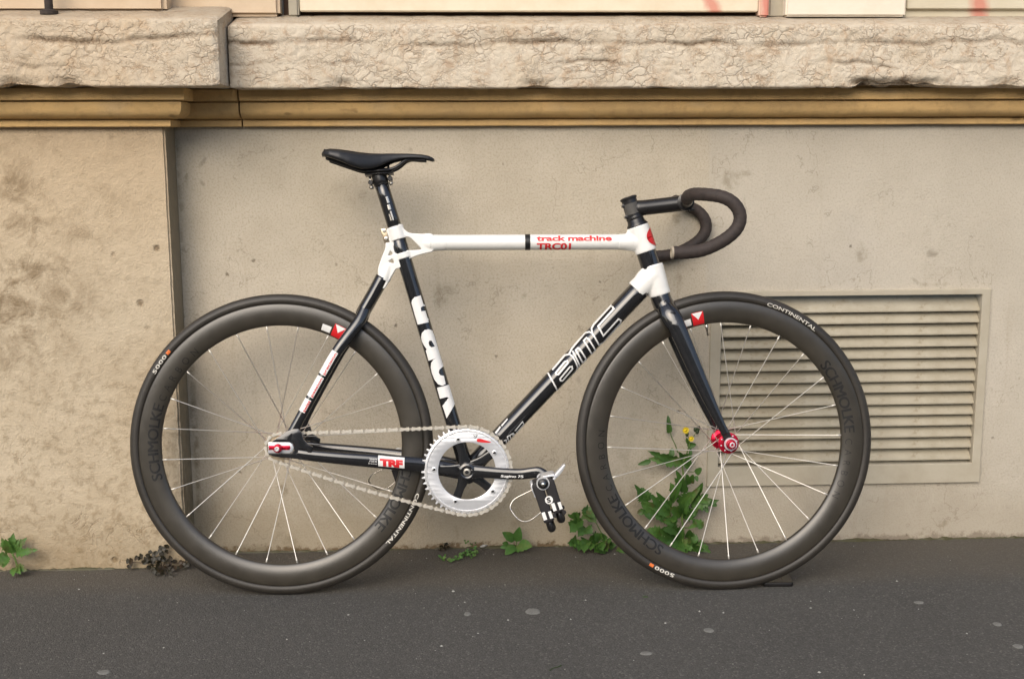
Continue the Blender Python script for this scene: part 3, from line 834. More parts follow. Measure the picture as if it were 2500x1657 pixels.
part('head_tube', tube_geo(line(H_t+hd*.003, H_b-hd*.003, 6), .0218), 'carbon', frame)
part('top_tube', tube_geo(line(A_t, B_t, 30), [.0172, .0172], [.0184, .0184], 28), 'white_paint', frame)
part('bottom_bracket', lathe_geo([(.018, -.036), (.0225, -.035), (.0235, -.030), (.0235, .030), (.0225, .035), (.018, .036)], 32, center=tuple(B_s)), 'carbon', frame, ang=40)
def organic(name, geos, mat, vox=.0017, it=6, label=None):
    V, F = join(*geos); o = part(name, (V, F), mat, frame, label=label)
    bm = bmesh.new(); bm.from_mesh(o.data); bmesh.ops.recalc_face_normals(bm, faces=bm.faces); bm.to_mesh(o.data); bm.free()
    m = o.modifiers.new('r', 'REMESH'); m.mode = 'VOXEL'; m.voxel_size = vox; m.use_smooth_shade = True
    m2 = o.modifiers.new('s', 'SMOOTH'); m2.factor = .5; m2.iterations = it
    return o
# upper head lug
e_ = B_t
organic('head_lug', [tube_geo(line(H_t, H_t+hd*0.062, 8), .0242, seg=32),
    tube_geo([A_t+(B_t-A_t)*.895, A_t+(B_t-A_t)*.93, A_t+(B_t-A_t)*.97, B_t+(B_t-A_t)*.01], [.0174, .0184, .0205, .0250], [.0192, .0205, .0212, .0215], 28),
    plate_geo([[(0.7681,0.8071),(0.7885,0.8142),(0.801,0.8152),(0.8176,0.7653),(0.8009,0.7551),(0.7822,0.7562),(0.7634,0.7584),(0.753,0.7761),(0.7635,0.793)]], .020, .004)], 'white_paint', it=10, label='white upper head lug')
# lower head lug, sleeve on the head tube and on the down tube
dl_end = Vector((0.7866,0.0,0.6686))
organic('head_lug', [tube_geo([Vector((0.8222,0.0,0.7269)), Vector((0.8301,0.0,0.6925)), H_b], [.0240, .0250, .0242], seg=32),
    tube_geo(line(Vector((0.828,0.0,0.7071)), dl_end, 6), [.0262, .0256, .0250, .0246], seg=32),
    plate_geo([[(0.8009,0.7208),(0.8197,0.731),(0.8385,0.7216),(0.8427,0.7028),(0.851,0.6778),(0.8301,0.6633),(0.8175,0.6634),(0.8071,0.6593),(0.7966,0.6636),(0.7779,0.6908),(0.7883,0.7073)]], .026, .005)], 'white_paint', it=12, label='white lower head lug')
# skeleton seat lug
outer = [(0.2384,0.8067),(0.2538,0.8131),(0.268,0.818),(0.2737,0.8087),(0.283,0.8005),(0.295,0.7974),(0.3168,0.7964),(0.3364,0.7959),(0.3406,0.7789),(0.3371,0.761),(0.3251,0.7571),(0.3098,0.7533),(0.2912,0.7465),(0.2769,0.7374),(0.2647,0.7248),(0.256,0.7222),(0.2493,0.7118),(0.2393,0.6944),(0.2286,0.6796),(0.223,0.6989),(0.2182,0.7175),(0.2245,0.7393),(0.2295,0.7523),(0.2353,0.7675),(0.2364,0.7817),(0.2436,0.7871),(0.2409,0.7969)]
h1 = [(0.2515,0.7718),(0.2567,0.7826),(0.2677,0.7902),(0.2797,0.7927),(0.2895,0.7901),(0.2981,0.7824),(0.3078,0.7725),(0.3149,0.7631),(0.3033,0.7612),(0.2902,0.7604),(0.2815,0.7607),(0.2705,0.7553),(0.2596,0.7536),(0.2535,0.7576)]
h2 = [(0.2382,0.7472),(0.2418,0.7581),(0.2471,0.7672),(0.2488,0.7598),(0.2513,0.7533),(0.2443,0.7494)]
h3 = [(0.2376,0.7368),(0.2446,0.742),(0.2503,0.745),(0.2533,0.7384),(0.2545,0.7319),(0.2474,0.7332)]
sl_lo = Vector((0.2705,0.0,0.752)); sl_hi = Vector((0.2779,0.0,0.7345))
organic('seat_lug', [plate_geo([smooth2(outer, 4), smooth2(h1, 4), smooth2(h2, 3), smooth2(h3, 3)], .0225, .0004, 0, .0014),
    tube_geo(line(collar, collar+sdv*.030, 5), .0192, seg=32),
    tube_geo([Vector((0.2723,0.0,0.7575)), Vector((0.2761,0.0,0.7444))], .0188, seg=32),
    tube_geo(line(Vector((0.2397,0.0,0.7304)), Vector((0.2275,0.0,0.6978)), 4), [.0135, .0150, .0158], [.0120, .0150, .0165], seg=24),
    tube_geo([Vector((0.3155,0.0,0.7772)), Vector((0.3264,0.0,0.7776)), Vector((0.339,0.0,0.7779)), Vector((0.3678,0.0,0.7782))], [.0130, .0172, .0184, .0174], [.0110, .0150, .0180, .0187], 24)], 'white_paint', .0014, 4, label='white skeleton seat lug with triangular cut-outs')
# gold clamp plate with two bolts behind the seat lug
cp = [Vector((0.2308,0.0,0.8089)), Vector((0.2377,0.0,0.7834))]; cu_ = (cp[1]-cp[0]).normalized(); cn_ = Vector((cu_.z, 0, -cu_.x))
pl_ = [(cp[0]+cu_*a*.0+cn_*b+cu_*c) for a, b, c in ((0, -.0055, 0), (0, .0068, -.002), (0, .0068, .030), (0, -.0055, .032))]
part('seat_clamp', plate_geo([[(p.x, p.z) for p in pl_]], .020, .0015, -.002), 'gold', frame, ang=30)
for f_ in (.16, .84):
    q = cp[0]+(cp[1]-cp[0])*f_
    part('clamp_bolt', axis_lathe([(.0040, 0), (.0042, .003), (.0022, .0034), (.0022, .001)], (q.x, -.0115, q.z), (q.x, -.1, q.z), 16), 'steel', frame, ang=40)
# wishbone seat stay and the two legs
wb0 = Vector((0.2267,0.0,0.7033))
bend = Vector((0.1823,0.0,0.6262))
part('seat_stay', tube_geo(catmull([wb0, Vector((0.2084,0.0,0.6703)), bend, bend+(bend-wb0)*.10], 5), [.0158, .0155, .0158, .0120], [.0165, .0185, .0230, .0230], 24), 'carbon', frame)
def mirror(geo): V, F = geo; return [Vector((v[0], -v[1], v[2])) for v in V], [tuple(f[::-1]) for f in F]
leg = tube_geo(catmull([bend+(wb0-bend)*.15+Vector((0, -.010, 0)), Vector((0.1754,-0.024,0.6058)), Vector((0.1495,-0.036,0.5708)), Vector((0.1287,-0.043,0.5419)), Vector((0.0984,-0.048,0.489)), Vector((0.0558,-0.055,0.4125)), Vector((0.0311,-0.06,0.3653)), Vector((0.0203,-0.061,0.3424))], 4),
    [.0120, .0138, .0130, .0122, .0113, .0108, .0115, .0105], [.0095, .0110, .0100, .0090, .0085, .0080, .0062, .005], 20)
part('seat_stay_leg', leg, 'carbon', frame); part('seat_stay_leg', mirror(leg), 'carbon', frame)
# chain stays
cs = tube_geo(catmull([B_s+Vector((0, -.026, .001)), Vector((0.3194,-0.036,0.2907)), Vector((0.2311,-0.05,0.3019)), Vector((0.1432,-0.058,0.3112)), Vector((0.0729,-0.061,0.3186)), Vector((0.0394,-0.061,0.3234))], 5),
    [.0175, .0172, .0155, .0135, .0118, .0110], [.0095, .0095, .0090, .0080, .0062, .0050], 20)
part('chain_stay', cs, 'carbon', frame); part('chain_stay', mirror(cs), 'carbon', frame)
part('chain_stay_bridge', tube_geo(catmull([Vector((B_s.x-.05, -.040, B_s.z+.010)), Vector((B_s.x-.048, 0, B_s.z+.010)), Vector((B_s.x-.05, .040, B_s.z+.010))], 3), .013, ref=(0, 0, 1)), 'carbon', frame)
# dropouts with slot, silver insert
dro = [(-0.0175,0.3472),(0.0002,0.3586),(0.0215,0.3729),(0.0349,0.3776),(0.0464,0.3784),(0.0539,0.3677),(0.0575,0.3542),(0.0669,0.3444),(0.0764,0.3386),(0.0742,0.3193),(0.0645,0.3112),(0.0358,0.3129),(0.0072,0.3161),(-0.009,0.3192),(-0.0176,0.3221),(-0.0194,0.326),(0.0303,0.3259),(0.0365,0.3312),(0.0366,0.3428),(0.0306,0.3483)]
hole = [(0.0466,0.334),(0.0647,0.3281),(0.0649,0.3126),(0.0559,0.3127),(0.0474,0.3215)]
geo = plate_geo([dro, smooth2(hole, 3)], .008, .0015, -.062)
part('dropout', geo, 'carbon', frame, ang=30); part('dropout', mirror(geo), 'carbon', frame, ang=30)
ins = [(-0.0187,0.3498),(0.0271,0.349),(0.0338,0.3451),(0.0365,0.3373),(0.0335,0.3296),(0.0268,0.3255),(-0.0191,0.3259)]
part('dropout_insert', plate_geo([ins], .010, .0012, -.0635), 'silver', frame, ang=30)
slot = [(-0.0173,0.3425),(0.0275,0.3421),(0.0297,0.3378),(0.0274,0.3328),(-0.0175,0.3333)]
part('chain_tug', plate_geo([slot], .006, .001, -.0668), 'red_anodised', frame, ang=30)
ax = Vector((0.0027,-0.075,0.337))
part('axle_nut', axis_lathe([(.0100, 0), (.0100, .004), (.0085, .010), (.0055, .0105)], (ax.x, -.0695, ax.z), (ax.x, -.2, ax.z), 24), 'red_anodised', frame, ang=40)
part('axle_cap', axis_lathe([(.0056, 0), (.0056, .006), (.0032, .0062), (.0032, .003)], (ax.x, -.0785, ax.z), (ax.x, -.2, ax.z), 6), 'bright_silver', frame, smooth=False)

# lettering wrapped on the tubes
def tube_wrap(A, B, ra, rb=None, lift=.0005):
    d = (B-A).normalized(); n = Vector((-d.z, 0, d.x))
    if n.z < 0: n = -n
    def fn(s_, w):
        a = ra(s_) if callable(ra) else ra; b = a if rb is None else rb
        k = max(-.999, min(.999, w/a)); return A+d*s_+n*(a*k*(1+lift/a))+Vector((0, -b*sqrt(1-k*k)-lift, 0))
    return fn
sw = tube_wrap(A_s, B_s, .0164)
def seat_print(loops, mat='white_print'):
    printed('seat_tube_lettering', flat2d('poly', loops, (10, 8)), sw, mat, frame)
seat_print([[(0.2715,-0.0107),(0.2652,-0.0077),(0.2609,-0.0004),(0.2608,0.0159),(0.2659,0.0159),(0.287,0.0159),(0.2849,0.0125),(0.2856,0.0072),(0.2882,0.0051),(0.2945,0.0046),(0.2965,0.0159),(0.3225,0.0159),(0.3205,-0.0113),(0.2966,-0.0113)]])
seat_print([[(0.3491,-0.012),(0.3407,-0.0076),(0.3361,-0.0001),(0.337,0.009),(0.3418,0.015),(0.3545,0.0159),(0.3779,0.0159),(0.4068,0.0159),(0.4256,0.0159),(0.4254,0.0136),(0.4288,0.0061),(0.4349,0.0026),(0.4407,0.0045),(0.4451,0.0113),(0.4632,0.0097),(0.4646,0.0022),(0.4589,-0.0057),(0.4469,-0.0107),(0.431,-0.012),(0.4191,-0.0108),(0.4094,-0.0066),(0.404,-0.0001),(0.4021,0.0069),(0.4037,-0.011),(0.3807,-0.0108),(0.3782,-0.0076),(0.3686,-0.0111),(0.3584,-0.0131)],
    [(0.3645,0.0004),(0.3614,0.0042),(0.3633,0.0079),(0.3775,0.0107),(0.3767,0.0033),(0.3716,0.0)]])
seat_print([[(0.4655,-0.0102),(0.4669,0.0159),(0.4871,0.0159),(0.5123,0.0159),(0.5366,-0.0092),(0.5074,-0.0102),(0.4939,0.0078),(0.4911,0.0038),(0.491,-0.0111)]])
dw = tube_wrap(A_d, B_d, lambda s_: .0236-.0031*min(1, max(0, s_/(B_d-A_d).length)))
def down_stroke(pts, w=.0026, closed=False):
    printed('down_tube_lettering', flat2d('poly', ribbon2(pts, w, closed), (8, 8)), dw, 'white_print', frame)
BMC = [([(0.3071,0.0212),(0.3212,-0.0205)],0),([(0.2958,0.0189),(0.2533,0.0207),(0.2445,0.0155),(0.2434,0.007),(0.2471,-0.0038),(0.2528,-0.0175),(0.2602,-0.0211),(0.2827,-0.0221),(0.3199,-0.0221)],0),([(0.295,0.0098),(0.2636,0.012),(0.2586,0.0095),(0.2612,0.0052),(0.2942,0.0032),(0.2971,0.0067)],1),([(0.2985,-0.0058),(0.2644,-0.0036),(0.2606,-0.0063),(0.2638,-0.0111),(0.2976,-0.0132),(0.3004,-0.0093)],1),([(0.2453,0.0162),(0.2318,0.0199),(0.1868,0.0221),(0.1787,0.0173),(0.1768,0.0108),(0.1855,-0.0189)],0),([(0.2345,0.016),(0.2479,-0.0195)],0),([(0.2284,0.012),(0.2216,0.0115),(0.2209,0.0066),(0.2273,-0.019),(0.2343,-0.0194),(0.238,-0.0176)],1),([(0.2013,0.0135),(0.1926,0.0134),(0.1915,0.0091),(0.1988,-0.0204),(0.207,-0.0205),(0.2103,-0.0196)],1),([(0.1765,0.0118),(0.1698,0.0191),(0.1598,0.021),(0.103,0.022),(0.1048,0.0136),(0.1568,0.0125),(0.164,-0.01),(0.1146,-0.0087),(0.1125,-0.0158),(0.1179,-0.0191),(0.1729,-0.0214),(0.1832,-0.0185)],0)]
for q, cl_ in BMC: down_stroke(q, .0034, bool(cl_))
s_a = [[(0.4504,-0.0131),(0.4238,-0.0109),(0.4264,-0.0177),(0.4503,-0.0186),(0.4496,-0.0221),(0.4288,-0.0217)],[(0.4777,-0.0204),(0.4709,-0.0095),(0.4567,-0.0137),(0.4576,-0.0221)],[(0.4656,-0.0127),(0.4711,-0.0221)],[(0.4581,-0.0136),(0.4636,-0.0221)],[(0.4828,-0.01),(0.4781,-0.0123),(0.4829,-0.0185)]]
for q in s_a: down_stroke(q, .0024)
printed('down_tube_sticker', flat2d('poly', [[(0.4837,0.0161),(0.4649,0.0175),(0.4656,0.0144),(0.4836,0.0122)]], (3, 6)), dw, 'white_print', frame)
printed('down_tube_sticker', flat2d('poly', [[(0.4629,0.0168),(0.442,0.0176),(0.4422,0.0153),(0.463,0.0141)]], (3, 6)), dw, 'white_print', frame)
# top tube: black band, two lines of red lettering
tw_ = tube_wrap(A_t, B_t, .0173, .0188)
def tt_box(p0, p1): return p0[0], p1[0], p0[1], p1[1]
bx = [(0.2088,0.0159),(0.2201,-0.0171)]
printed('top_tube_band', flat2d('poly', [[(bx[0][0], -.0172), (bx[1][0], -.0172), (bx[1][0], .0172), (bx[0][0], .0172)]], (2, 14)), tw_, 'black_print', frame)
t1 = [(0.2339,0.002),(0.3993,0.0133)]; t2 = [(0.2344,-0.0165),(0.3094,-0.0027)]
for (q, s_) in ((t1, 'track machine'), (t2, 'TRC01')):
    printed('top_tube_lettering', flat2d('text', s_, (10, 8), bold=.03, space=.95), lambda u, v, q=q: tw_(q[0][0]+(q[1][0]-q[0][0])*u, q[0][1]+(q[1][1]-q[0][1])*v), 'red_print', frame)
# head badge: red oval wrapped round the front of the head lug
V, F = flat2d('poly', [circle2((0, 0), 1, 40)], (6, 10)); hq = Vector((-hd.z, 0, hd.x)); hq = hq if hq.x > 0 else -hq
mid = Vector((0.8051,0.0,0.783)); mid = H_t+hd*((mid-H_t).dot(hd))
def badge(u, v):
    a = u*1.25; return mid+hd*(v*.0215)+hq*(.0258*cos(a))+Vector((0, .0258*sin(a), 0))
part('head_badge', ([badge(v.x, v.y) for v in V], F), 'red_print', frame)
# chain stay panel, seat stay panels
def path_wrap(path, ra, rb, lift=.0006):
    P = [Vector(p) for p in path]; L = [0]
    for a, b in zip(P, P[1:]): L.append(L[-1]+(b-a).length)
    def fn(s_, k):
        i = 0
        while i < len(P)-2 and L[i+1] < s_: i += 1
        f = (s_-L[i])/(L[i+1]-L[i]); p = P[i].lerp(P[i+1], f); d = (P[i+1]-P[i]).normalized()
        n = Vector((-d.z, 0, d.x)); n = n if n.z > 0 else -n
        k = max(-.999, min(.999, k)); return p+n*(ra(s_)*k)+Vector((0, -(rb(s_)+lift)*sqrt(1-k*k)-lift*.5, 0))
    return fn, L
csP = [B_s+Vector((0, -.026, .001)), Vector((0.3194,-0.036,0.2907)), Vector((0.2311,-0.05,0.3019)), Vector((0.1432,-0.058,0.3112)), Vector((0.0729,-0.061,0.3186))]
csL = (csP[1]-csP[0]).length
def csfn(x, k):
    # x is the place along the stay in bike metres, k the height -1..1
    pts = catmull(csP, 5); 
    for i in range(len(pts)-1):
        if pts[i+1].x <= x <= pts[i].x:
            f = (x-pts[i].x)/(pts[i+1].x-pts[i].x); p = pts[i].lerp(pts[i+1], f); break
    else: p = pts[-1]
    t = (csP[0].x-x)/(csP[0].x-csP[-1].x); ra = .0176-.0052*t; rb = .0098-.002*t
    return Vector((x, p.y-(rb+.0012)*sqrt(max(0, 1-k*k))-.0008, p.z+ra*k))
xa, xb = 0.217, 0.2735
printed('chain_stay_panel', flat2d('poly', [[(xa, -.62), (xb, -.62), (xb, .97), (xa, .97)]], (8, 12)), csfn, 'white_print', frame)
V, F = flat2d('text', 'TRF', (8, 6), bold=.07, space=.92)
part('chain_stay_lettering', ([csfn(xa+.0035+(xb-xa-.007)*v.x, -.58+1.12*v.y)+Vector((0, -.0005, 0)) for v in V], F), 'red_print', frame, False)
for i, s_ in enumerate(('team', 'race', 'frame')):
    V, F = flat2d('text', s_, (3, 3)); wd = .0155 if s_ != 'frame' else .0185
    part('chain_stay_lettering', ([csfn(xa-.0025-wd+wd*v.x, .26-.34*i+.24*v.y)+Vector((0, -.0003, 0)) for v in V], F), 'white_print', frame, False)
legP = catmull([Vector((0.1495,-0.036,0.5708)), Vector((0.1287,-0.043,0.5419)), Vector((0.0984,-0.048,0.489)), Vector((0.0558,-0.055,0.4125)), Vector((0.0311,-0.06,0.3653))], 6)
lw, LL = path_wrap(legP, lambda s_: .0121-.006*s_, lambda s_: .0092-.0035*s_)
tot = LL[-1]
def leg_s(px): # place along the leg of a marked point
    q = Vector(px); best = (9, 0)
    for i in range(len(legP)-1):
        e_ = legP[i+1]-legP[i]; f_ = max(0, min(1, (q-legP[i]).dot(e_)/e_.dot(e_))); best = min(best, ((legP[i]+e_*f_-q).length, LL[i]+f_*e_.length))
    return best[1]
for (pa, pb, s_) in (((0.1279,-0.045,0.5426), (0.1005,-0.048,0.4926), 'precision'), ((0.0977,-0.048,0.4885), (0.0732,-0.052,0.4454), 'passion'), ((0.0691,-0.052,0.4407), (0.0541,-0.054,0.4144), 'swiss')):
    sa, sb = leg_s(pa), leg_s(pb)
    printed('seat_stay_panel', flat2d('poly', [[(sa, -.42), (sb, -.42), (sb, .97), (sa, .97)]], (6, 10)), lw, 'white_print', frame)
    V, F = flat2d('text', s_, (8, 3), bold=.02)
    part('seat_stay_lettering', ([lw(sb-.002-(sb-sa-.004)*v.x, -.40+.62*v.y)+Vector((0, -.0006, 0)) for v in V], F), 'red_print', frame, False)

# ------------------------------------------------------------------ fork
fork = empty('fork', (0, 0, 0), bike)
part('fork_crown', tube_geo(catmull([H_b-hd*.004, Vector((0.8442,0.0,0.6451)), Vector((0.8525,0.0,0.6285)), Vector((0.8601,0.0,0.6133))], 5), [.0226, .0232, .0245, .0210], [.0226, .0250, .0330, .0370], 28), 'carbon', fork)
fl = tube_geo(catmull([Vector((0.8484,-0.012,0.6363)), Vector((0.8567,-0.026,0.6186)), Vector((0.8659,-0.034,0.6009)), Vector((0.8742,-0.038,0.583)), Vector((0.9101,-0.044,0.4986)), Vector((0.9417,-0.049,0.4268)), Vector((0.9671,-0.053,0.373)), Vector((0.9749,-0.0545,0.3551))], 5),
    [.0190, .0225, .0215, .0195, .0165, .0128, .0092, .0078], [.014, .0150, .0130, .0110, .0095, .0080, .0060, .0042], 22)
part('fork_blade', fl, 'carbon', fork); part('fork_blade', mirror(fl), 'carbon', fork)
fd = Vector((FC[0], -.0535, FC[2]))
tip = Vector((0.9722,-0.0545,0.3624))
geo = axis_lathe([(.0115, -.002), (.0125, 0), (.0115, .002)], (FC[0]+.001, -.0510, FC[2]), (FC[0]+.001, -.2, FC[2]), 20)
geo = join(geo, plate_geo([[(tip.x-.009, tip.z+.008), (tip.x+.006, tip.z+.010), (FC[0]+.011, FC[2]+.004), (FC[0]+.009, FC[2]-.008), (FC[0]-.007, FC[2]-.008)]], .005, .001, -.0515))
part('fork_end', geo, 'black_anodised', fork, ang=35); part('fork_end', mirror(geo), 'black_anodised', fork, ang=35)

# ------------------------------------------------------------------ head set cone, stem, bars
part('headset_cone', axis_lathe([(.0160, .028), (.0165, .026), (.0200, .006), (.0240, .001), (.0240, -.002)], H_t, H_t-hd, 32), 'black_anodised', bike, ang=40)
stem = empty('stem', (0, 0, 0), bike)
st0, st1 = Vector((0.7775,0.0,0.8495)), Vector((0.8939,0.0,0.8623))
part('steerer_clamp', axis_lathe([(.0150, -.0225), (.0172, -.0215), (.0172, .0215), (.0150, .0225)], st0, st0-hd, 32), 'black_anodised', stem, ang=40)
part('top_cap', axis_lathe([(.0185, .0218), (.0190, .0235), (.0190, .0265), (.0140, .0285), (.004, .0285)], st0, st0-hd, 32), 'plastic_black', stem, ang=40)
part('clamp_ring', axis_lathe([(.0188, -.0235), (.0192, -.022), (.0192, -.0185), (.0188, -.017)], st0, st0-hd, 32), 'plastic_black', stem, ang=40)
part('clamp_band', axis_lathe([(.0176, -.011), (.0176, .013)], st0, st0-hd, 32), 'band_grey', stem, ang=40)
sdir = (st1-st0).normalized()
part('extension', tube_geo([st0+sdir*.004, st0+sdir*.016, st0+sdir*.03, st1-sdir*.012, st1], [.0185, .0175, .0168, .0172, .0175], [.0150, .0165, .0168, .0180, .0200], 28), 'black_anodised', stem)
part('bar_clamp', lathe_geo([(.0165, -.0205), (.0188, -.0195), (.0188, .0195), (.0165, .0205)], 32, center=tuple(st1+Vector((.0, 0, .0012)))), 'black_anodised', stem, ang=40)
for zz in (-.0155, .0155):
    for yy in (-.013, .013):
        q = st1+Vector((.0125, yy, zz)); part('face_bolt', axis_lathe([(.0028, -.004), (.0030, .007)], q, q+sdir, 12), 'plastic_black', stem, ang=40)
for (px_, s_) in ((Vector((0.759,0.0,0.856)), 1), (Vector((0.7652,0.0,0.832)), 1)):
    part('clamp_bolt', lathe_geo([(.0030, -.0095), (.0042, -.0092), (.0042, .0092), (.0030, .0095)], 16, center=(px_.x, 0, px_.z)), 'black_anodised', stem, ang=40)
    part('clamp_ear', box_geo(px_.x, px_.x+.009, -.008, .008, px_.z-.0032, px_.z+.0036), 'black_anodised', stem, False)
bars = empty('handlebar', (0, 0, 0), bike)
HW = .186
near = [st1+Vector((0, 0, .001)), st1+Vector((.0005, -.030, .001)), Vector((0.8891,-0.07,0.8709)), Vector((0.8922,-0.11,0.8731)), Vector((0.9004,-0.142,0.8716)), Vector((0.9176,-0.166,0.8684)), Vector((0.9392,-0.18,0.8636)), Vector((0.9584,-0.186,0.8539)), Vector((0.9723,-0.187,0.8383)),
    Vector((0.9774,-0.187,0.821)), Vector((0.9735,-0.187,0.8032)), Vector((0.9613,-0.187,0.7873)), Vector((0.9419,-0.187,0.7729)), Vector((0.9196,-0.187,0.7615)), Vector((0.8982,-0.187,0.7535)), Vector((0.8787,-0.187,0.7502)), Vector((0.8583,-0.187,0.7491)), Vector((0.8395,-0.187,0.7491))]
cl = catmull(near, 6); nI = 9
tape_r = [.0127]*nI+[.0136]*(len(cl)-nI)
tape_r = [(.0127 if i < nI else .0136+.0003*sin(i*1.9)) for i in range(len(cl))]
t_geo = bend_frame_tube(cl[nI:], tape_r[nI:], 20)
bar_geo = bend_frame_tube(cl[:nI+2], .0127, 20)
part('bar_tape', t_geo, 'tape', bars); part('bar_tape', mirror(t_geo), 'tape', bars)
part('bar_centre', bar_geo, 'black_anodised', bars); part('bar_centre', mirror(bar_geo), 'black_anodised', bars)
e0, e1 = cl[-1], (cl[-1]-cl[-2]).normalized()
plug = axis_lathe([(.0128, -.002), (.0130, .0035), (.0115, .0048), (.009, .0050), (.009, .001)], e0, e0+e1, 20)
part('bar_plug', plug, 'plug_cream', bars, ang=40); part('bar_plug', mirror(plug), 'plug_cream', bars, ang=40)

# ------------------------------------------------------------------ seat post and saddle
sp_top = Vector((0.222,0.0,0.9218))
post = empty('seat_post', (0, 0, 0), bike)
part('post_tube', tube_geo(line(sp_top, collar+sdv*.02, 4), .0156), 'carbon', post)
part('post_head', tube_geo(line(sp_top-sdv*.014, sp_top+sdv*.018, 4), [.0150, .0162, .0166, .0160]), 'black_anodised', post)
part('post_seam', axis_lathe([(.0164, -.0006), (.0164, .0006)], Vector((0.2266,0.0,0.9073)), Vector((0.2266,0.0,0.9073))+sdv, 24), 'black_print', post, ang=40)
cr = Vector((0.2226,0.0,0.9337))
part('rail_clamp', join(tube_geo([cr+Vector((-.026, 0, -.001)), cr+Vector((.026, 0, .003))], .006, .027, 16), tube_geo([cr+Vector((-.030, 0, -.007)), cr+Vector((.030, 0, -.003))], .004, .024, 16)), 'black_anodised', post)
for (pa, pb, pc) in (((0.2004,0.0,0.9295), (0.2036,0.0,0.91), (0.2048,0.0,0.8991)), ((0.2412,0.0,0.9483), (0.2459,0.0,0.9184), (0.2479,0.0,0.908))):
    pa, pb, pc = Vector(pa), Vector(pb), Vector(pc)
    part('clamp_bolt', tube_geo([pa, pc], .0026, seg=10), 'steel', post)
    part('bolt_barrel', lathe_geo([(.0045, -.012), (.0055, -.011), (.0055, .011), (.0045, .012)], 12, center=tuple(pb)), 'black_anodised', post, ang=40)
    part('bolt_nut', tube_geo([pc-(pc-pa).normalized()*.003, pc, pc+(pc-pa).normalized()*.004], [.0048, .0052, .0030], seg=12), 'steel', post)
# post print
pw = tube_wrap(sp_top, collar, .0156)
for (s0, s1_, w0, w1) in ((.046, .060, .001, .006), (.064, .075, -.001, .005), (.079, .099, .001, .004), (.084, .099, -.004, -.001)):
    V, F = flat2d('poly', [[(s0, w0), (s1_, w0), (s1_, w1), (s0, w1)]], (3, 3)); part('post_mark', ([pw(v.x, v.y) for v in V], F), 'steel', post, False)
saddle = empty('saddle', (0, 0, 0), bike)
# spine of the saddle (x, top z) and, per station, half width, side drop
ST = [(0.1012,0.9732),(0.1083,0.9792),(0.1213,0.9813),(0.1429,0.9799),(0.1646,0.9772),(0.1862,0.9745),(0.2079,0.9729),(0.2296,0.9726),(0.2513,0.9727),(0.273,0.9726),(0.2947,0.9719),(0.3164,0.9705),(0.3316,0.9674),(0.3403,0.9635),(0.3437,0.9602)]
HWD = [.040, .056, .066, .068, .0635, .055, .045, .036, .0295, .0250, .0225, .0205, .0180, .0125, .004]
DRP = [.006, .013, .019, .025, .032, .0355, .033, .026, .0175, .0125, .0100, .0090, .0085, .0072, .004]
n_s, m_s = 57, 25
V, F = [], []
xs_ = lerp_list([a for a, b in ST], n_s); zs_ = lerp_list([b for a, b in ST], n_s); hs_ = lerp_list(HWD, n_s); dr_ = lerp_list(DRP, n_s)
for i in range(n_s):
    for j in range(m_s):
        t = -1+2*j/(m_s-1); at = abs(t)
        y = hs_[i]*sin(t*pi/2*.96)/sin(pi/2*.96); dip = -.0022*max(0, 1-(at*2.2)**2)*(1 if 6 < i < 50 else .3)
        V.append(Vector((xs_[i], y, zs_[i]-dr_[i]*(.12*at**2+.88*at**5)+dip)))
N0 = len(V)
for i in range(n_s):
    for j in range(m_s):
        t = -1+2*j/(m_s-1); v = V[i*m_s+j]
        V.append(Vector((v.x*.985+.0033, v.y*.86, v.z-(.0075 if i < 26 else max(.0025, .0075-.0008*(i-26)))+.002*abs(t)**3)))
for i in range(n_s-1):
    for j in range(m_s-1):
        a = i*m_s+j; F.append((a, a+1, a+m_s+1, a+m_s)); F.append((N0+a, N0+a+m_s, N0+a+m_s+1, N0+a+1))
for i in range(n_s-1):
    a, b = i*m_s, i*m_s+m_s-1
    F.append((a, a+m_s, N0+a+m_s, N0+a)); F.append((b, N0+b, N0+b+m_s, b+m_s))
for j in range(m_s-1):
    a, b = j, (n_s-1)*m_s+j
    F.append((a, N0+a, N0+a+1, a+1)); F.append((b, b+1, N0+b+1, N0+b))
o = part('cover', (V, F), 'saddle_black', saddle); bm = bmesh.new(); bm.from_mesh(o.data); bmesh.ops.recalc_face_normals(bm, faces=bm.faces); bm.to_mesh(o.data); bm.free()
ss = o.modifiers.new('s', 'SUBSURF'); ss.levels = ss.render_levels = 1
# base shell under the tail
V2 = []; F2 = []; k_ = 9
base = [(0.1076,0.9623),(0.1274,0.9547),(0.149,0.947),(0.1706,0.9404),(0.1944,0.9364)]
for i, ((x, z), hw) in enumerate(zip(base, (.052, .054, .050, .042, .030))):
    for j in range(k_): t = -1+2*j/(k_-1); V2.append((x, hw*t, z+.010*abs(t)**3+.003))
for i in range(len(base)-1):
    for j in range(k_-1): a = i*k_+j; F2.append((a, a+1, a+k_+1, a+k_))
o = part('base_shell', (V2, F2), 'plastic_black', saddle); so = o.modifiers.new('t', 'SOLIDIFY'); so.thickness = .004
rl = [Vector((0.1102,0.0,0.9612)), Vector((0.1468,0.0,0.9481)), Vector((0.1771,0.0,0.9378)), Vector((0.1965,0.0,0.9347)), Vector((0.2226,0.0,0.935)), Vector((0.2487,0.0,0.9375)), Vector((0.264,0.0,0.9443)), Vector((0.2793,0.0,0.956)), Vector((0.2924,0.0,0.9602)), Vector((0.3098,0.0,0.9588)), Vector((0.325,0.0,0.9581))]
ry = [.034, .030, .025, .022, .022, .022, .021, .017, .012, .010, .009]
g = bend_frame_tube(catmull([p+Vector((0, -y, 0)) for p, y in zip(rl, ry)], 4), .0037, 12)
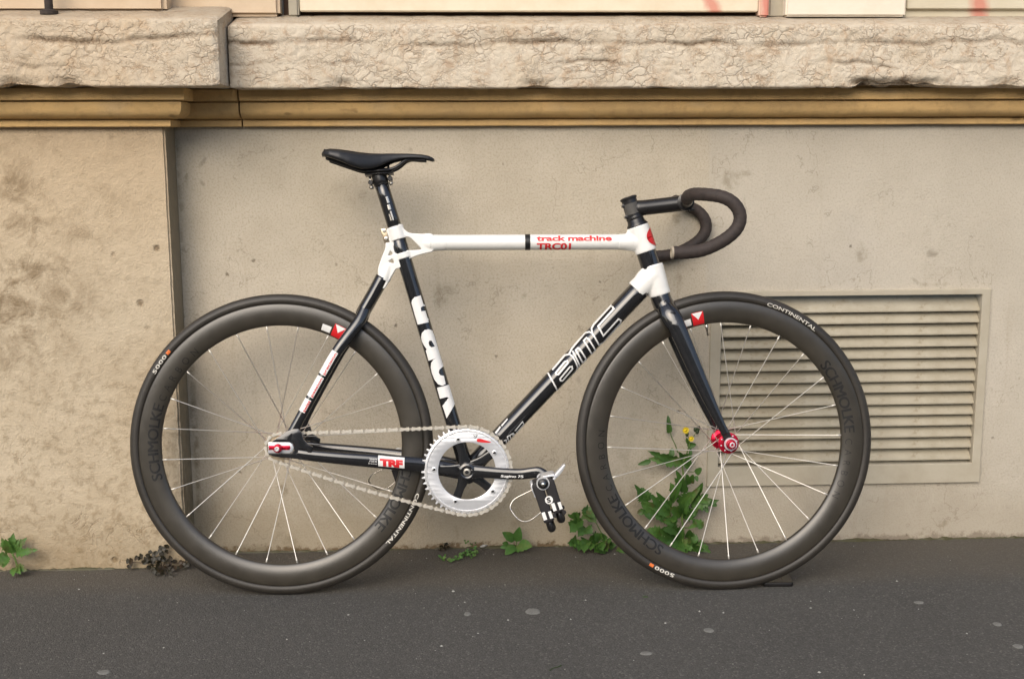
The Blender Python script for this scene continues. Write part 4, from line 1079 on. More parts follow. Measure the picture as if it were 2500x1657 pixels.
part('rail', g, 'plastic_black', saddle); part('rail', mirror(g), 'plastic_black', saddle)

# ------------------------------------------------------------------ crankset
crank = empty('crankset', (0, 0, 0), bike)
bb = Vector((0.4092,-0.045,0.2794)); CRY = -.0435
part('chainring', plate_geo([gear_outline(48, .1000, .0935, (bb.x, bb.z), .02), circle2((bb.x, bb.z), .0630, 72)], .0032, .0005, CRY), 'silver', crank, ang=30)
part('chainring_edge', lathe_geo([(.0868, CRY-.0016), (.0872, CRY-.0030), (.0886, CRY-.0032), (.0920, CRY-.0026), (.0926, CRY-.0016)], 96, center=(bb.x, 0, bb.z), closed=True), 'bright_silver', crank, ang=50)
for k in range(5):
    a = radians(105-72*k); d = Vector((cos(a), 0, sin(a))); n = Vector((-sin(a), 0, cos(a)))
    p0, p1 = bb+d*.010, bb+d*.0745
    ol = smooth2([(q.x, q.z) for q in (p0+n*.0125, bb+d*.04+n*.0092, p1+n*.0088, p1+d*.006, p1-n*.0088, bb+d*.04-n*.0092, p0-n*.0125)], 4)
    part('spider_arm', plate_geo([ol], .0075, .0015, CRY+.0058), 'carbon', crank, ang=30)
    q = bb+d*.072
    part('chainring_bolt', axis_lathe([(.0052, -.002), (.0052, .0022), (.0034, .0026), (.0034, 0)], (q.x, CRY-.001, q.z), (q.x, -1, q.z), 20), 'bright_silver', crank, ang=40)
    part('bolt_recess', axis_lathe([(.0033, 0), (.0033, .0012)], (q.x, CRY-.001, q.z), (q.x, -1, q.z), 6), 'black_print', crank, False)
pa_ = Vector((0.572,-0.072,0.2692))
cd = (pa_-bb); cd.y = 0; CLn = cd.length; cd.normalize(); cnn = Vector((-cd.z, 0, cd.x))
def arm_geo(sy):
    path = [Vector((bb.x, 0, bb.z))+cd*t+Vector((0, y_, 0))+cnn*h for t, y_, h in ((-.004, -.052, 0), (.012, -.053, .0), (.030, -.055, .001), (.07, -.059, .0008), (.115, -.063, .002), (.140, -.066, .0065), (.155, -.068, .0085), (CLn+.004, -.070, .004), (CLn+.012, -.071, .001))]
    return tube_geo(catmull(path, 4), [.0150, .0160, .0135, .0122, .0118, .0122, .0125, .0118, .0080], [.0075, .0080, .0072, .0068, .0065, .0064, .0064, .0062, .005], 22)
part('crank_arm', arm_geo(1), 'carbon', crank)
part('crank_boss', axis_lathe([(.0185, -.010), (.0190, .002), (.0180, .006), (.0140, .0075), (.0120, .0062), (.0085, .0062), (.0080, .0085), (.0045, .0088)], (bb.x, -.054, bb.z), (bb.x, -1, bb.z), 32), 'carbon', crank, ang=40)
part('crank_bolt', axis_lathe([(.0078, 0), (.0080, .0035), (.0042, .0040), (.0042, .002)], (bb.x, -.0600, bb.z), (bb.x, -1, bb.z), 20), 'steel', crank, ang=40)
V, F = arm_geo(1)
c0 = Vector((bb.x, 0, bb.z))
V = [Vector((2*c0.x-v.x, -v.y, 2*c0.z-v.z)) for v in V]
part('crank_arm', (V, F), 'carbon', crank)
part('spindle', lathe_geo([(.010, -.05), (.010, .056)], 20, center=tuple(c0)), 'steel', crank)
# crank lettering
k0, k1 = Vector((0.4825,-0.066,0.2706)), Vector((0.5317,-0.066,0.27))
V, F = flat2d('text', 'Sugino 75', (8, 3), bold=.03, shear=.1)
part('crank_lettering', ([Vector((k0.x+(k1.x-k0.x)*v.x, -.0695-.0036*v.x, k0.z-.0032+.0066*v.y-(.0012)*v.x)) for v in V], F), 'white_print', crank, False)
# red brush stroke and small dark marks on the chainring
rs = [(0.431,0.347),(0.4329,0.3497),(0.4397,0.3497),(0.4494,0.3468),(0.4626,0.3416),(0.4513,0.341),(0.4397,0.3419),(0.4323,0.3435)]
V, F = flat2d('poly', [smooth2(rs, 4)]); part('chainring_mark', ([Vector((v.x, CRY-.0021, v.y)) for v in V], F), 'red_print', crank, False)
for (a, b) in [[(0.4233,0.3576),(0.4297,0.3541)],[(0.4246,0.3529),(0.4278,0.3576)],[(0.4291,0.3587),(0.434,0.356)],[(0.4301,0.3541),(0.4328,0.3583)],[(0.4262,0.351),(0.4316,0.3529)],[(0.4305,0.3564),(0.4285,0.3506)]]:
    V, F = flat2d('poly', ribbon2([a, b], .0008)); part('chainring_mark', ([Vector((v.x, CRY-.0021, v.y)) for v in V], F), 'black_print', crank, False)

# ------------------------------------------------------------------ chain
chain = empty('chain', (0, 0, 0), bike)
ra_, rf_ = .0306, .0972; P0, P1 = Vector((ax.x-.0005, 0, RC[2]+.0006)), Vector((bb.x, 0, bb.z))
dd = P1-P0; Dc = dd.length; base_a = atan2(dd.z, dd.x); be = math.asin((rf_-ra_)/Dc)
up_a = base_a+pi/2+be; lo_a = base_a-pi/2-be
def pol(c, r, a): return Vector((c.x+r*cos(a), CL, c.z+r*sin(a)))
segs = []
path = []
for k in range(61): path.append(pol(P0, ra_, lo_a-(2*pi-(up_a-lo_a))*k/60))
top0, top1 = path[-1], pol(P1, rf_, up_a)
for k in range(1, 60): path.append(top0.lerp(top1, k/60)-Vector((0, 0, .0012*sin(pi*k/60))))
for k in range(121): path.append(pol(P1, rf_, up_a-(up_a-lo_a)*k/120))
bot0, bot1 = path[-1], path[0]
for k in range(1, 60): path.append(bot0.lerp(bot1, k/60)-Vector((0, 0, .0060*sin(pi*k/60))))
path.append(path[0]); LA = [0]
for a, b in zip(path, path[1:]): LA.append(LA[-1]+(b-a).length)
nl = int(round(LA[-1]/.0127/2))*2; pt = LA[-1]/nl
def at_len(s_):
    s_ %= LA[-1]; lo, hi = 0, len(LA)-1
    while hi-lo > 1:
        md = (lo+hi)//2
        if LA[md] <= s_: lo = md
        else: hi = md
    return path[lo].lerp(path[hi], (s_-LA[lo])/(LA[hi]-LA[lo]))
def link_geo(outer):
    r, wst = .0045, .0021; ol = []
    for k in range(7): a = -pi*.36+pi*.72*k/6; ol.append((pt/2+r*cos(a), r*sin(a)))
    ol.append((0, wst))
    for k in range(7): a = pi-pi*.36+pi*.72*k/6; ol.append((-pt/2+r*cos(a), r*sin(a)))
    ol.append((0, -wst))
    V, F = [], []
    for s in (-1, 1):
        y0 = s*(.0036 if outer else .0024); y1 = y0+s*.0010; n = len(ol); o = len(V)
        V += [Vector((a, y0, b)) for a, b in ol]+[Vector((a, y1, b)) for a, b in ol]
        F.append(tuple(o+i for i in range(n)) if s > 0 else tuple(o+i for i in range(n))[::-1])
        F.append(tuple(o+n+i for i in range(n))[::-1] if s > 0 else tuple(o+n+i for i in range(n)))
        F += [(o+i, o+(i+1) % n, o+n+(i+1) % n, o+n+i) for i in range(n)]
    for cx in (-pt/2, pt/2):
        r_, h = (.0019, .0050) if outer else (.0036, .0022)
        g = lathe_geo([(r_, -h), (r_, h)], 8, center=(cx, 0, 0)); V, F = join((V, F), g)
    return V, F
meO = part('chain_link', link_geo(True), 'chain_steel', chain, False); meI = part('chain_link', link_geo(False), 'chain_dark', chain, False)
for k in range(nl):
    a, b = at_len(k*pt), at_len((k+1)*pt); o = (meO if k == 0 else meI if k == 1 else link('chain_link', (meO if k % 2 == 0 else meI).data, chain))
    o.location = (a+b)/2; o.rotation_euler = (0, -atan2(b.z-a.z, b.x-a.x), 0)

# ------------------------------------------------------------------ pedals with double toe straps
def pedal(name, origin, far, label):
    """built for the near side about the axle; x and z are bike directions"""
    p = empty(name, origin, bike); p['label'] = label; s = 1 if far else -1   # outward direction
    q0 = Vector((0.5696,-0.085,0.27))
    def L(pxs, y): return [(Vector(b).x-q0.x, Vector(b).z-q0.z) for b in pxs]
    part('axle', lathe_geo([(.0048, 0), (.0048, s*.090)] if s > 0 else [(.0048, s*.090), (.0048, 0)], 16), 'steel', p)
    part('axle_collar', lathe_geo(sorted([(.0098, s*.004), (.0105, s*.006), (.0105, s*.016), (.0092, s*.018)], key=lambda q: q[1]), 20), 'bright_silver', p, ang=40)
    # body: twin silver cage plates and a round bearing housing
    c = (0.0045, -0.0003) if not far else (.004, -.006)
    part('bearing_housing', lathe_geo(sorted([(.0085, s*.020), (.0090, s*.068), (.0105, s*.070), (.0105, s*.080), (.0075, s*.083)], key=lambda q: q[1]), 24, center=(0, 0, 0)), 'black_anodised', p, ang=40)
    part('end_cap', lathe_geo(sorted([(.0105, s*.0795), (.0105, s*.0835), (.0085, s*.0855), (.004, s*.0860)], key=lambda q: q[1]), 24), 'plastic_black', p, ang=40)
    part('cage_ring', lathe_geo(sorted([(.0112, s*.074), (.0138, s*.074), (.0138, s*.078), (.0112, s*.078)], key=lambda q: (q[1], q[0])), 32, closed=True), 'bright_silver', p, ang=40)
    d = Vector((cos(radians(-72)), 0, sin(radians(-72))))   # the way the straps hang
    e = Vector((-d.z, 0, d.x))
    def pt_(a, b, y): v = d*a+e*b; return Vector((v.x, y, v.z))
    # upper cage bracket: flat loop reaching forward with the strap slot
    f = Vector((cos(radians(12)), 0, sin(radians(12)))); g = Vector((-f.z, 0, f.x))
    def fp(a, b): v = f*a+g*b; return (v.x, v.z)
    part('cage_plate', plate_geo([smooth2([fp(.000, .012), fp(.012, .013), fp(.026, .0125), fp(.030, .006), fp(.026, .0005), fp(.012, -.001), fp(0, -.001)], 4), smooth2([fp(.010, .0085), fp(.022, .0085), fp(.025, .0055), fp(.020, .0030), fp(.010, .0030)], 4)], .050, .0008, s*.044), 'silver', p, ang=35)
    # bent lever tongue
    part('flip_tab', plate_geo([smooth2([fp(.026, .002), fp(.036, .006), fp(.046, .014), fp(.0535, .0235), fp(.054, .026), fp(.050, .026), fp(.043, .021), fp(.034, .015), fp(.029, .010)], 4)], .020, .001, s*.055), 'silver', p, ang=35)
    part('cage_plate', plate_geo([smooth2([(-.025, -.004), (-.018, -.001), (-.013, -.010), (-.009, -.020), (-.007, -.027), (-.0165, -.031), (-.019, -.024), (-.024, -.014)], 4)], .050, .0008, s*.046), 'silver', p, ang=35)
    for (b0, ln, sh) in ((-.0125, .106, 0.0), (.0125, .094, .0)):
        ol = [(-.004, b0-.0102), (.030, b0-.0112), (.070, b0-.0108), (ln-.024, b0-.0098), (ln-.024, b0+.0098), (.070, b0+.0108), (.030, b0+.0110), (-.002, b0+.0100)]
        lp = [(lambda v: (v.x, v.z))(d*a+e*b) for a, b in ol]
        st = part('strap', plate_geo([smooth2(lp, 4)], .052, .0035, s*.050), 'strap_black', p, ang=40)
        # rolled strap end below the keeper
        tail = [pt_(ln-.026, b0, s*.050), pt_(ln-.020, b0, s*.050), pt_(ln-.004, b0, s*.050), pt_(ln, b0, s*.050)]
        part('strap_end', tube_geo(tail, [.0075, .0088, .0092, .0070], [.020, .022, .022, .018], 20), 'plastic_black', p)
        part('strap_buckle', tube_geo([pt_(ln-.0285, b0, s*.050), pt_(ln-.0255, b0, s*.050)], .0104, .024, 20), 'black_anodised', p)
        face = s*.0765
        for (a0, a1, b1, b2) in ((ln-.048, ln-.031, -.0102, -.0028), (ln-.046, ln-.030, .0035, .0102)):
            Vq = [pt_(a0, b0+b1, face), pt_(a1, b0+b1, face), pt_(a1, b0+b2, face), pt_(a0, b0+b2, face)]
            part('strap_label', (Vq, [(0, 1, 2, 3)]), 'white_print', p, False)
    face = s*.0768
    V, F = flat2d('poly', [circle2((.037, .001), .0085, 28)]); part('strap_emblem', ([pt_(v.x, v.y, face) for v in V], F), 'white_print', p, False)
    V, F = flat2d('text', 'S', (2, 2), bold=.05); part('strap_emblem', ([pt_(.0425-.011*v.y, -.0035+.008*v.x, face+s*.0004) for v in V], F), 'red_print' if False else 'black_print', p, False)
    # wire toe clip
    w = [Vector((a, y, b)) for (a, b), y in zip([(-0.0195,-0.0213),(-0.0373,-0.03),(-0.0562,-0.0398),(-0.064,-0.0476),(-0.0679,-0.057),(-0.0652,-0.0643),(-0.0575,-0.0739),(-0.0487,-0.0807),(-0.0376,-0.0828),(-0.0265,-0.0793),(-0.0153,-0.0716),(-0.0053,-0.0628),(0.0003,-0.0595)], (.030, .028, .028, .030, .034, .040, .048, .056, .062, .066, .068, .070, .070))]
    w = [Vector((v.x, v.y*s, v.z)) for v in w]
    part('toe_clip', bend_frame_tube(catmull(w, 5), .0013, 8), 'steel', p)
    return p
pedal('pedal', (0.5696,-0.085,0.27), False, 'near pedal with two black toe straps hanging down')
fp_ = Vector((2*c0.x-pa_.x, .083, 2*c0.z-pa_.z))
pedal('pedal', tuple(fp_), True, 'far pedal half hidden behind the chain stay')

# ================================================================== plants in the joint of wall and pavement
def leaf_geo(base, tip, width, kind='oval', bend=.15, fold=.25, face=(0, -1, .25), n=10, seed=0):
    """a single leaf from base to tip, facing roughly along face; kind sets the outline"""
    base, tip = Vector(base), Vector(tip); L = (tip-base).length; d = (tip-base)/L
    nrm = Vector(face); nrm = (nrm-d*nrm.dot(d)).normalized(); s = d.cross(nrm)
    rnd = random.Random(seed)
    if kind == 'lobed': n = 16
    V, F = [], []
    for i in range(n+1):
        t = i/n
        if kind == 'oval': w = sin(pi*t**.85)**.75*(1 if t < .97 else .3)
        elif kind == 'ivy': w = (1.15*sin(pi*min(1, t*1.05)**.62)**.8)*(1+.22*cos(t*17))
        elif kind == 'lobed':
            env = sin(pi*min(1, t**.75*1.0))**.7; w = env*(.62+.38*abs(cos(t*pi*3.6+seed)))*(1.1-.35*(i % 2))
        else: w = (t**.35)*(1-t)**.62*1.55                      # lance
        w = max(.03, w)*width/2*(1+rnd.uniform(-.07, .07))
        c = base+d*(L*t)+nrm*(-bend*L*(t**2)*.55+bend*L*.25*sin(pi*t))
        for k in (-1, -.5, 0, .5, 1):
            j = rnd.uniform(-.06, .06)*w if abs(k) == 1 else 0
            V.append(c+s*(w*k+j)+nrm*(fold*w*abs(k)-.10*w*(1 if k == 0 else 0)+(rnd.uniform(-.1, .1)*w if abs(k) == 1 else 0)))
    for i in range(n):
        for k in range(4): a = i*5+k; F.append((a, a+1, a+6, a+5))
    return V, F
def plant(name, base, label, cat='plant', group=None):
    r = empty(name, base); tag(r, label, cat, group); return r
def addto(root, name, geo, mat, smooth=True):
    b = root.location; V = [Vector(v)-b for v in geo[0]]
    o = mesh(name, V, geo[1], mat, root, smooth); return o
def leaf(root, base, tip, width, kind, mat, **kw):
    return addto(root, 'leaf', leaf_geo(base, tip, width, kind, seed=len(bpy.data.objects), **kw), mat)
def stalk(root, pts, r, mat='stem_green', name='stem'):
    return addto(root, name, bend_frame_tube(catmull(pts, 4), r, 7), mat)
def leaves(root, rows, mat, kind):
    for (b, t, w) in rows:
        f = (random.uniform(-.35, .35), -1, random.uniform(.05, .7))
        leaf(root, b, t, w, kind, mat, bend=random.uniform(.05, .3), fold=random.uniform(.12, .35), face=f)

# tall sow thistle behind the front wheel
PX = 0.2411
th = plant('flowering_weed', (0.9402,0.2561,0.0141), 'tall leafy weed with yellow flowers growing behind the front wheel')
stalk(th, [(0.9375,0.2411,0.0097),(0.9403,0.2411,0.0435),(0.9361,0.2411,0.0796),(0.9389,0.2411,0.1155),(0.9404,0.2411,0.1513),(0.9374,0.2411,0.187),(0.9345,0.2411,0.2154),(0.9432,0.2411,0.2389),(0.9486,0.2411,0.2576),(0.9506,0.2411,0.274)], [.0032, .0028, .0026, .0022, .0018, .0014])
stalk(th, [(0.9234,0.2461,0.2437),(0.9161,0.2461,0.2639),(0.9065,0.2461,0.2852),(0.9014,0.2461,0.3087),(0.9,0.2461,0.3228)], [.0014, .0010])
stalk(th, [(0.9506,0.2411,0.274),(0.9474,0.2411,0.2835),(0.944,0.2411,0.2917)], .0009)
stalk(th, [(0.954,0.2411,0.2763),(0.9606,0.2411,0.2856),(0.9662,0.2411,0.2949)], .0008)
stalk(th, [(0.9431,0.2361,0.2001),(0.9593,0.2361,0.1975),(0.973,0.2361,0.202)], .0009)
stalk(th, [(0.9356,0.2361,0.0573),(0.9577,0.2361,0.0569),(0.9809,0.2361,0.06)], .0012)
TH = [((0.9377,0.2461,0.2187),(0.8515,0.2211,0.2365),0.03),((0.8547,0.2261,0.2303),(0.8221,0.2211,0.2217),0.013),((0.9056,0.2361,0.2361),(0.9084,0.2411,0.2571),0.016),((0.9375,0.2461,0.2282),(0.9471,0.2261,0.2452),0.026),((0.9448,0.2461,0.2091),(0.9484,0.2311,0.2321),0.022),((0.946,0.2461,0.2611),(0.9658,0.2361,0.2657),0.017),((0.9483,0.2461,0.2657),(0.9424,0.2411,0.2812),0.009),((0.9515,0.2411,0.2293),(0.9554,0.2461,0.2562),0.01),((0.9005,0.2461,0.2947),(0.899,0.2481,0.3363),0.014),((0.9006,0.2461,0.2923),(0.8994,0.2421,0.3191),0.016),((0.9428,0.2411,0.1488),(0.9142,0.2211,0.1849),0.028),((0.9481,0.2461,0.1615),(0.9446,0.2311,0.1921),0.02),((0.9573,0.2461,0.1661),(0.9574,0.2261,0.1933),0.016),((0.9663,0.2361,0.1926),(0.9782,0.2261,0.2095),0.017),((0.9664,0.2361,0.1879),(0.9693,0.2261,0.1766),0.01),((0.9178,0.2411,0.1255),(0.9043,0.2161,0.1736),0.028),((0.9306,0.2461,0.1117),(0.9528,0.2211,0.15),0.036),((0.9582,0.2461,0.1232),(0.9674,0.2261,0.1577),0.03),((0.9575,0.2411,0.1128),(1.0005,0.2161,0.1317),0.038),((0.9723,0.2461,0.1181),(0.9954,0.2261,0.143),0.024),((0.991,0.2361,0.1257),(1.0192,0.2261,0.114),0.02),((0.9749,0.2361,0.1164),(0.9939,0.2261,0.1073),0.022),((0.9089,0.2411,0.1065),(0.885,0.2261,0.1307),0.026),((0.9059,0.2361,0.0962),(0.8618,0.2161,0.1154),0.034),((0.8764,0.2261,0.1),(0.8307,0.2161,0.1254),0.028),((0.846,0.2261,0.1243),(0.8219,0.2211,0.1547),0.026),((0.8551,0.2261,0.1313),(0.8317,0.2261,0.1625),0.024),((0.8394,0.2261,0.1054),(0.8226,0.2211,0.1002),0.017),((0.8394,0.2261,0.1078),(0.8565,0.2161,0.0858),0.02),((0.9061,0.2361,0.0866),(0.8766,0.2261,0.0833),0.032),((0.9358,0.2461,0.0852),(0.9029,0.2211,0.113),0.036),((0.9248,0.2361,0.0743),(0.8888,0.2161,0.0792),0.026),((0.931,0.2461,0.0901),(0.9441,0.2211,0.1241),0.034),((0.9205,0.2361,0.06),(0.8873,0.2211,0.0824),0.018),((0.9406,0.2461,0.0779),(0.9662,0.2261,0.1054),0.032),((0.9693,0.2361,0.059),(0.9632,0.2311,0.08),0.02),((0.9869,0.2311,0.058),(0.9645,0.2261,0.0792),0.024),((0.9321,0.2461,0.0347),(0.8768,0.2111,0.0621),0.042),((0.9277,0.2461,0.0227),(0.8851,0.2161,0.0292),0.044),((0.886,0.2361,0.039),(0.85,0.2161,0.0609),0.034),((0.9179,0.2461,0.0446),(0.9044,0.2261,0.078),0.026),((0.9371,0.2461,0.0176),(0.9156,0.2161,0.0046),0.034),((0.9417,0.2461,0.0224),(0.9549,0.2161,0.0038),0.034),((0.951,0.2461,0.0246),(0.9749,0.2261,0.0287),0.034),((0.9607,0.2461,0.0099),(1.0016,0.2061,-0.0008),0.04),((0.9419,0.2461,0.0127),(0.9365,0.2161,-0.0031),0.03),((0.9322,0.2461,0.0298),(0.9346,0.2361,0.0477),0.026),((0.9568,0.2511,0.0155),(0.9638,0.2411,0.0358),0.024),((0.9682,0.2361,0.0036),(0.9783,0.2161,-0.0039),0.026)]
rj = random.Random(21)
for (b, t, w) in list(TH):
    if w > .02 and b[2] < .24:
        jb = Vector(b)+Vector((rj.uniform(-.012, .012), rj.uniform(-.004, .01), rj.uniform(-.012, .012))); jt = Vector(t)+Vector((rj.uniform(-.025, .025), rj.uniform(-.015, .005), rj.uniform(-.02, .025)))
        jb.z = max(.003, jb.z); jt.z = max(.003, jt.z); TH.append((jb, jt, w*rj.uniform(.55, .8)))
for i, (b, t, w) in enumerate(TH):
    f = (random.uniform(-.35, .35), -1, random.uniform(.0, .6))
    leaf(th, b, t, w*1.15, 'lobed' if w > .022 else 'lance', 'leaf_dark' if i % 3 else 'leaf_mixed', bend=random.uniform(.05, .28), fold=random.uniform(.1, .35), face=f)
def flower(root, c, r):
    c = Vector(c)
    for k in range(16):
        a = 2*pi*k/16; e = c+Vector((cos(a)*r, -.003-.002*(k % 2), sin(a)*r))
        addto(root, 'petal', leaf_geo(c, e, r*.42, 'lance', .1, .1, n=4, seed=k), 'petal_yellow')
    addto(root, 'flower_heart', lathe_geo([(.0005, -.005), (r*.45, -.003), (r*.5, 0)], 10, center=tuple(c)), 'petal_yellow')
flower(th, (0.9381,0.2311,0.3037), .0092); flower(th, (0.9519,0.2311,0.2825), .0074)
for q in [(0.9426,0.2341,0.2924),(0.9623,0.2341,0.3037),(0.9707,0.2341,0.3059),(0.9677,0.2341,0.2978)]:
    q = Vector(q); addto(th, 'bud', axis_lathe([(.001, -.006), (.0042, -.002), (.0045, .002), (.0022, .0065)], q, q+Vector((.1, 0, 1)), 10), 'bud_dark')

# ivy-leaved plant left of the front wheel
iv = plant('trailing_weed', (0.7436,0.2561,0.0069), 'dark green trailing weed spreading low between pedal and front tyre')
stalk(iv, [(0.7481,0.2461,0.0103),(0.7306,0.2461,0.0288),(0.7189,0.2461,0.0423),(0.6979,0.2461,0.0571),(0.6782,0.2461,0.0755),(0.67,0.2461,0.0876)], [.0016, .0010])
stalk(iv, [(0.7475,0.2411,0.0121),(0.7208,0.2411,0.0211),(0.6953,0.2411,0.024),(0.6698,0.2411,0.0257)], [.0014, .0009])
stalk(iv, [(0.7545,0.2511,0.0145),(0.738,0.2511,0.0438),(0.725,0.2511,0.0705),(0.7144,0.2511,0.0947)], [.0014, .0009])
IV = [((0.6701,0.2461,0.0792),(0.676,0.2261,0.1047),0.022),((0.6839,0.2461,0.085),(0.6669,0.2261,0.1002),0.016),((0.6754,0.2411,0.0676),(0.6544,0.2261,0.079),0.017),((0.6793,0.2461,0.0731),(0.6593,0.2161,0.0573),0.024),((0.6793,0.2461,0.0755),(0.6894,0.2211,0.0693),0.024),((0.6979,0.2461,0.0607),(0.6781,0.2211,0.0445),0.019),((0.7002,0.2461,0.0583),(0.7142,0.2261,0.0504),0.019),((0.6982,0.2511,0.1058),(0.7238,0.2311,0.0748),0.03),((0.7098,0.2511,0.0972),(0.6885,0.2361,0.106),0.02),((0.7051,0.2511,0.1045),(0.7185,0.2261,0.0885),0.024),((0.6773,0.2461,0.0238),(0.6525,0.2161,0.03),0.021),((0.6726,0.2461,0.0275),(0.673,0.2261,0.0153),0.018),((0.6831,0.2461,0.0273),(0.6796,0.2111,0.0122),0.02),((0.6981,0.2461,0.0282),(0.6917,0.2061,0.0089),0.021),((0.7004,0.2461,0.0294),(0.6891,0.2261,0.0246),0.016),((0.7144,0.2461,0.0231),(0.7082,0.2111,0.014),0.02),((0.7051,0.2461,0.0197),(0.7041,0.2161,0.0183),0.016),((0.719,0.2461,0.029),(0.7108,0.2361,0.0411),0.02),((0.7282,0.2461,0.0288),(0.712,0.2261,0.0349),0.024),((0.7305,0.2461,0.0336),(0.7356,0.2311,0.0471),0.02),((0.7329,0.2461,0.0227),(0.7211,0.2261,0.0479),0.022),((0.733,0.2461,0.0191),(0.7369,0.2111,0.0146),0.026),((0.7283,0.2461,0.018),(0.7271,0.2161,0.0154),0.022),((0.7491,0.2461,0.0272),(0.7547,0.2261,0.0245),0.02),((0.7421,0.2461,0.0298),(0.7524,0.2361,0.0366),0.016),((0.7307,0.2461,0.0059),(0.7191,0.2061,0.012),0.022),((0.7401,0.2461,0.0045),(0.7323,0.2011,0.0099),0.024),((0.747,0.2461,0.0104),(0.7495,0.2111,0.0095),0.024),((0.7587,0.2561,0.0066),(0.7748,0.2461,0.0122),0.016),((0.783,0.2461,0.0096),(0.7917,0.2161,0.0021),0.018)]
for i, (b, t, w) in enumerate(IV):
    f = (random.uniform(-.3, .3), -1, random.uniform(.1, .7))
    leaf(iv, b, t, w*1.2, 'ivy', 'leaf_mixed' if i % 2 else 'leaf_bright' if i % 5 == 0 else 'leaf_dark', bend=random.uniform(.05, .3), fold=random.uniform(.1, .3), face=f)

# bright four-leaved seedling below the crank
sd_ = plant('seedling', (0.5308,0.2641,0.0042), 'bright green seedling with four rounded leaves below the crank')
stalk(sd_, [(0.5304,0.2561,0.0013),(0.5299,0.2561,0.0117),(0.5305,0.2561,0.0244)], .0012)
for (b, t, w) in [((0.5294,0.2561,0.0221),(0.537,0.2411,0.0628),0.021),((0.5261,0.2561,0.0257),(0.4976,0.2311,0.0538),0.021),((0.5258,0.2511,0.0136),(0.5022,0.2161,0.0065),0.021),((0.5358,0.2511,0.018),(0.5654,0.2211,0.0222),0.024),((0.5302,0.2511,0.0123),(0.5443,0.2261,0.0106),0.016),((0.515,0.2561,0.012),(0.4902,0.2461,0.0115),0.012),((0.5105,0.2561,0.0167),(0.4958,0.2461,0.0229),0.01),((0.5299,0.2461,0.006),(0.5333,0.2261,0.0074),0.012)]:
    leaf(sd_, b, t, w*1.12, 'oval', 'leaf_bright', bend=random.uniform(.1, .25), fold=.18, face=(random.uniform(-.2, .2), -1, .5))
# chickweed creeping over the edge
cw = plant('chickweed', (0.422,0.2641,-0.0051), 'small yellow-green creeping weed left of the seedling')
rr = random.Random(5)
CW = [(0.4219,0.2498,0.0),(0.4085,0.2314,0.0),(0.3996,0.213,0.0),(0.3909,0.201,0.0),(0.38,0.1893,0.0),(0.3671,0.1808,0.0),(0.4171,0.2183,0.0),(0.4282,0.2303,0.0),(0.3562,0.1968,0.0)]
stalk(cw, [Vector(c)+Vector((0, 0, .004)) for c in CW[:6]], .0008)
for c in CW:
    for k in range(7):
        b = Vector(c)+Vector((rr.uniform(-.010, .010), rr.uniform(-.010, .006), rr.uniform(.002, .010)))
        t = b+Vector((rr.uniform(-.010, .010), rr.uniform(-.010, .004), rr.uniform(-.001, .008)))
        leaf(cw, b, t, rr.uniform(.0045, .0075), 'oval', 'leaf_bright', face=(rr.uniform(-.4, .4), -.7, .8), fold=.15)
for q in [(0.4057,0.2611,0.0252),(0.409,0.2611,0.0217),(0.4034,0.2611,0.0195),(0.431,0.2611,0.0189),(0.4332,0.2611,0.0119),(0.4222,0.2611,0.0145),(0.4178,0.2611,0.0169),(0.432,0.2611,0.005)]:
    b = Vector(q); leaf(cw, b, b+Vector((rr.uniform(-.006, .006), -.004, rr.uniform(.002, .008))), .005, 'oval', 'leaf_mixed', face=(0, -1, .4))
# dead brown rosette in front of the pilaster
YP = 0.1811
br = plant('withered_weed', (-0.308,0.1611,0.0099), 'withered brown weed at the pilaster foot beside the rear tyre')
rr = random.Random(9)
BR = [(-0.3875,0.1691,0.0209),(-0.3639,0.1661,0.0338),(-0.3475,0.1611,0.0271),(-0.3326,0.1661,0.0413),(-0.3137,0.1691,0.048),(-0.3026,0.1711,0.0491),(-0.3228,0.1561,0.0345),(-0.3038,0.1561,0.0301),(-0.2845,0.1631,0.0271),(-0.273,0.1511,0.0088),(-0.2886,0.1461,0.0192),(-0.3135,0.1461,0.0197),(-0.2988,0.1311,0.0128),(-0.3118,0.1211,0.0088),(-0.2891,0.1211,0.0063),(-0.3351,0.1561,0.0205),(-0.2593,0.1691,0.0162)]
for c in BR:
    for k in range(4):
        b = Vector(c)+Vector((rr.uniform(-.007, .007), rr.uniform(-.006, .006), rr.uniform(-.007, .007))); b.z = max(.002, b.z)
        a = rr.uniform(0, 2*pi); t = b+Vector((cos(a)*.011, rr.uniform(-.008, .002), sin(a)*.009)); t.z = max(.001, t.z)
        leaf(br, b, t, rr.uniform(.010, .015), 'oval', 'leaf_brown', face=(rr.uniform(-.5, .5), -1, .4), fold=.15)
root_c = Vector((-0.3106,0.1711,0.0062))
for c in BR[::2]: stalk(br, [root_c, (root_c+Vector(c))/2+Vector((0, -.006, .006)), Vector(c)], .0007, 'twig_brown')
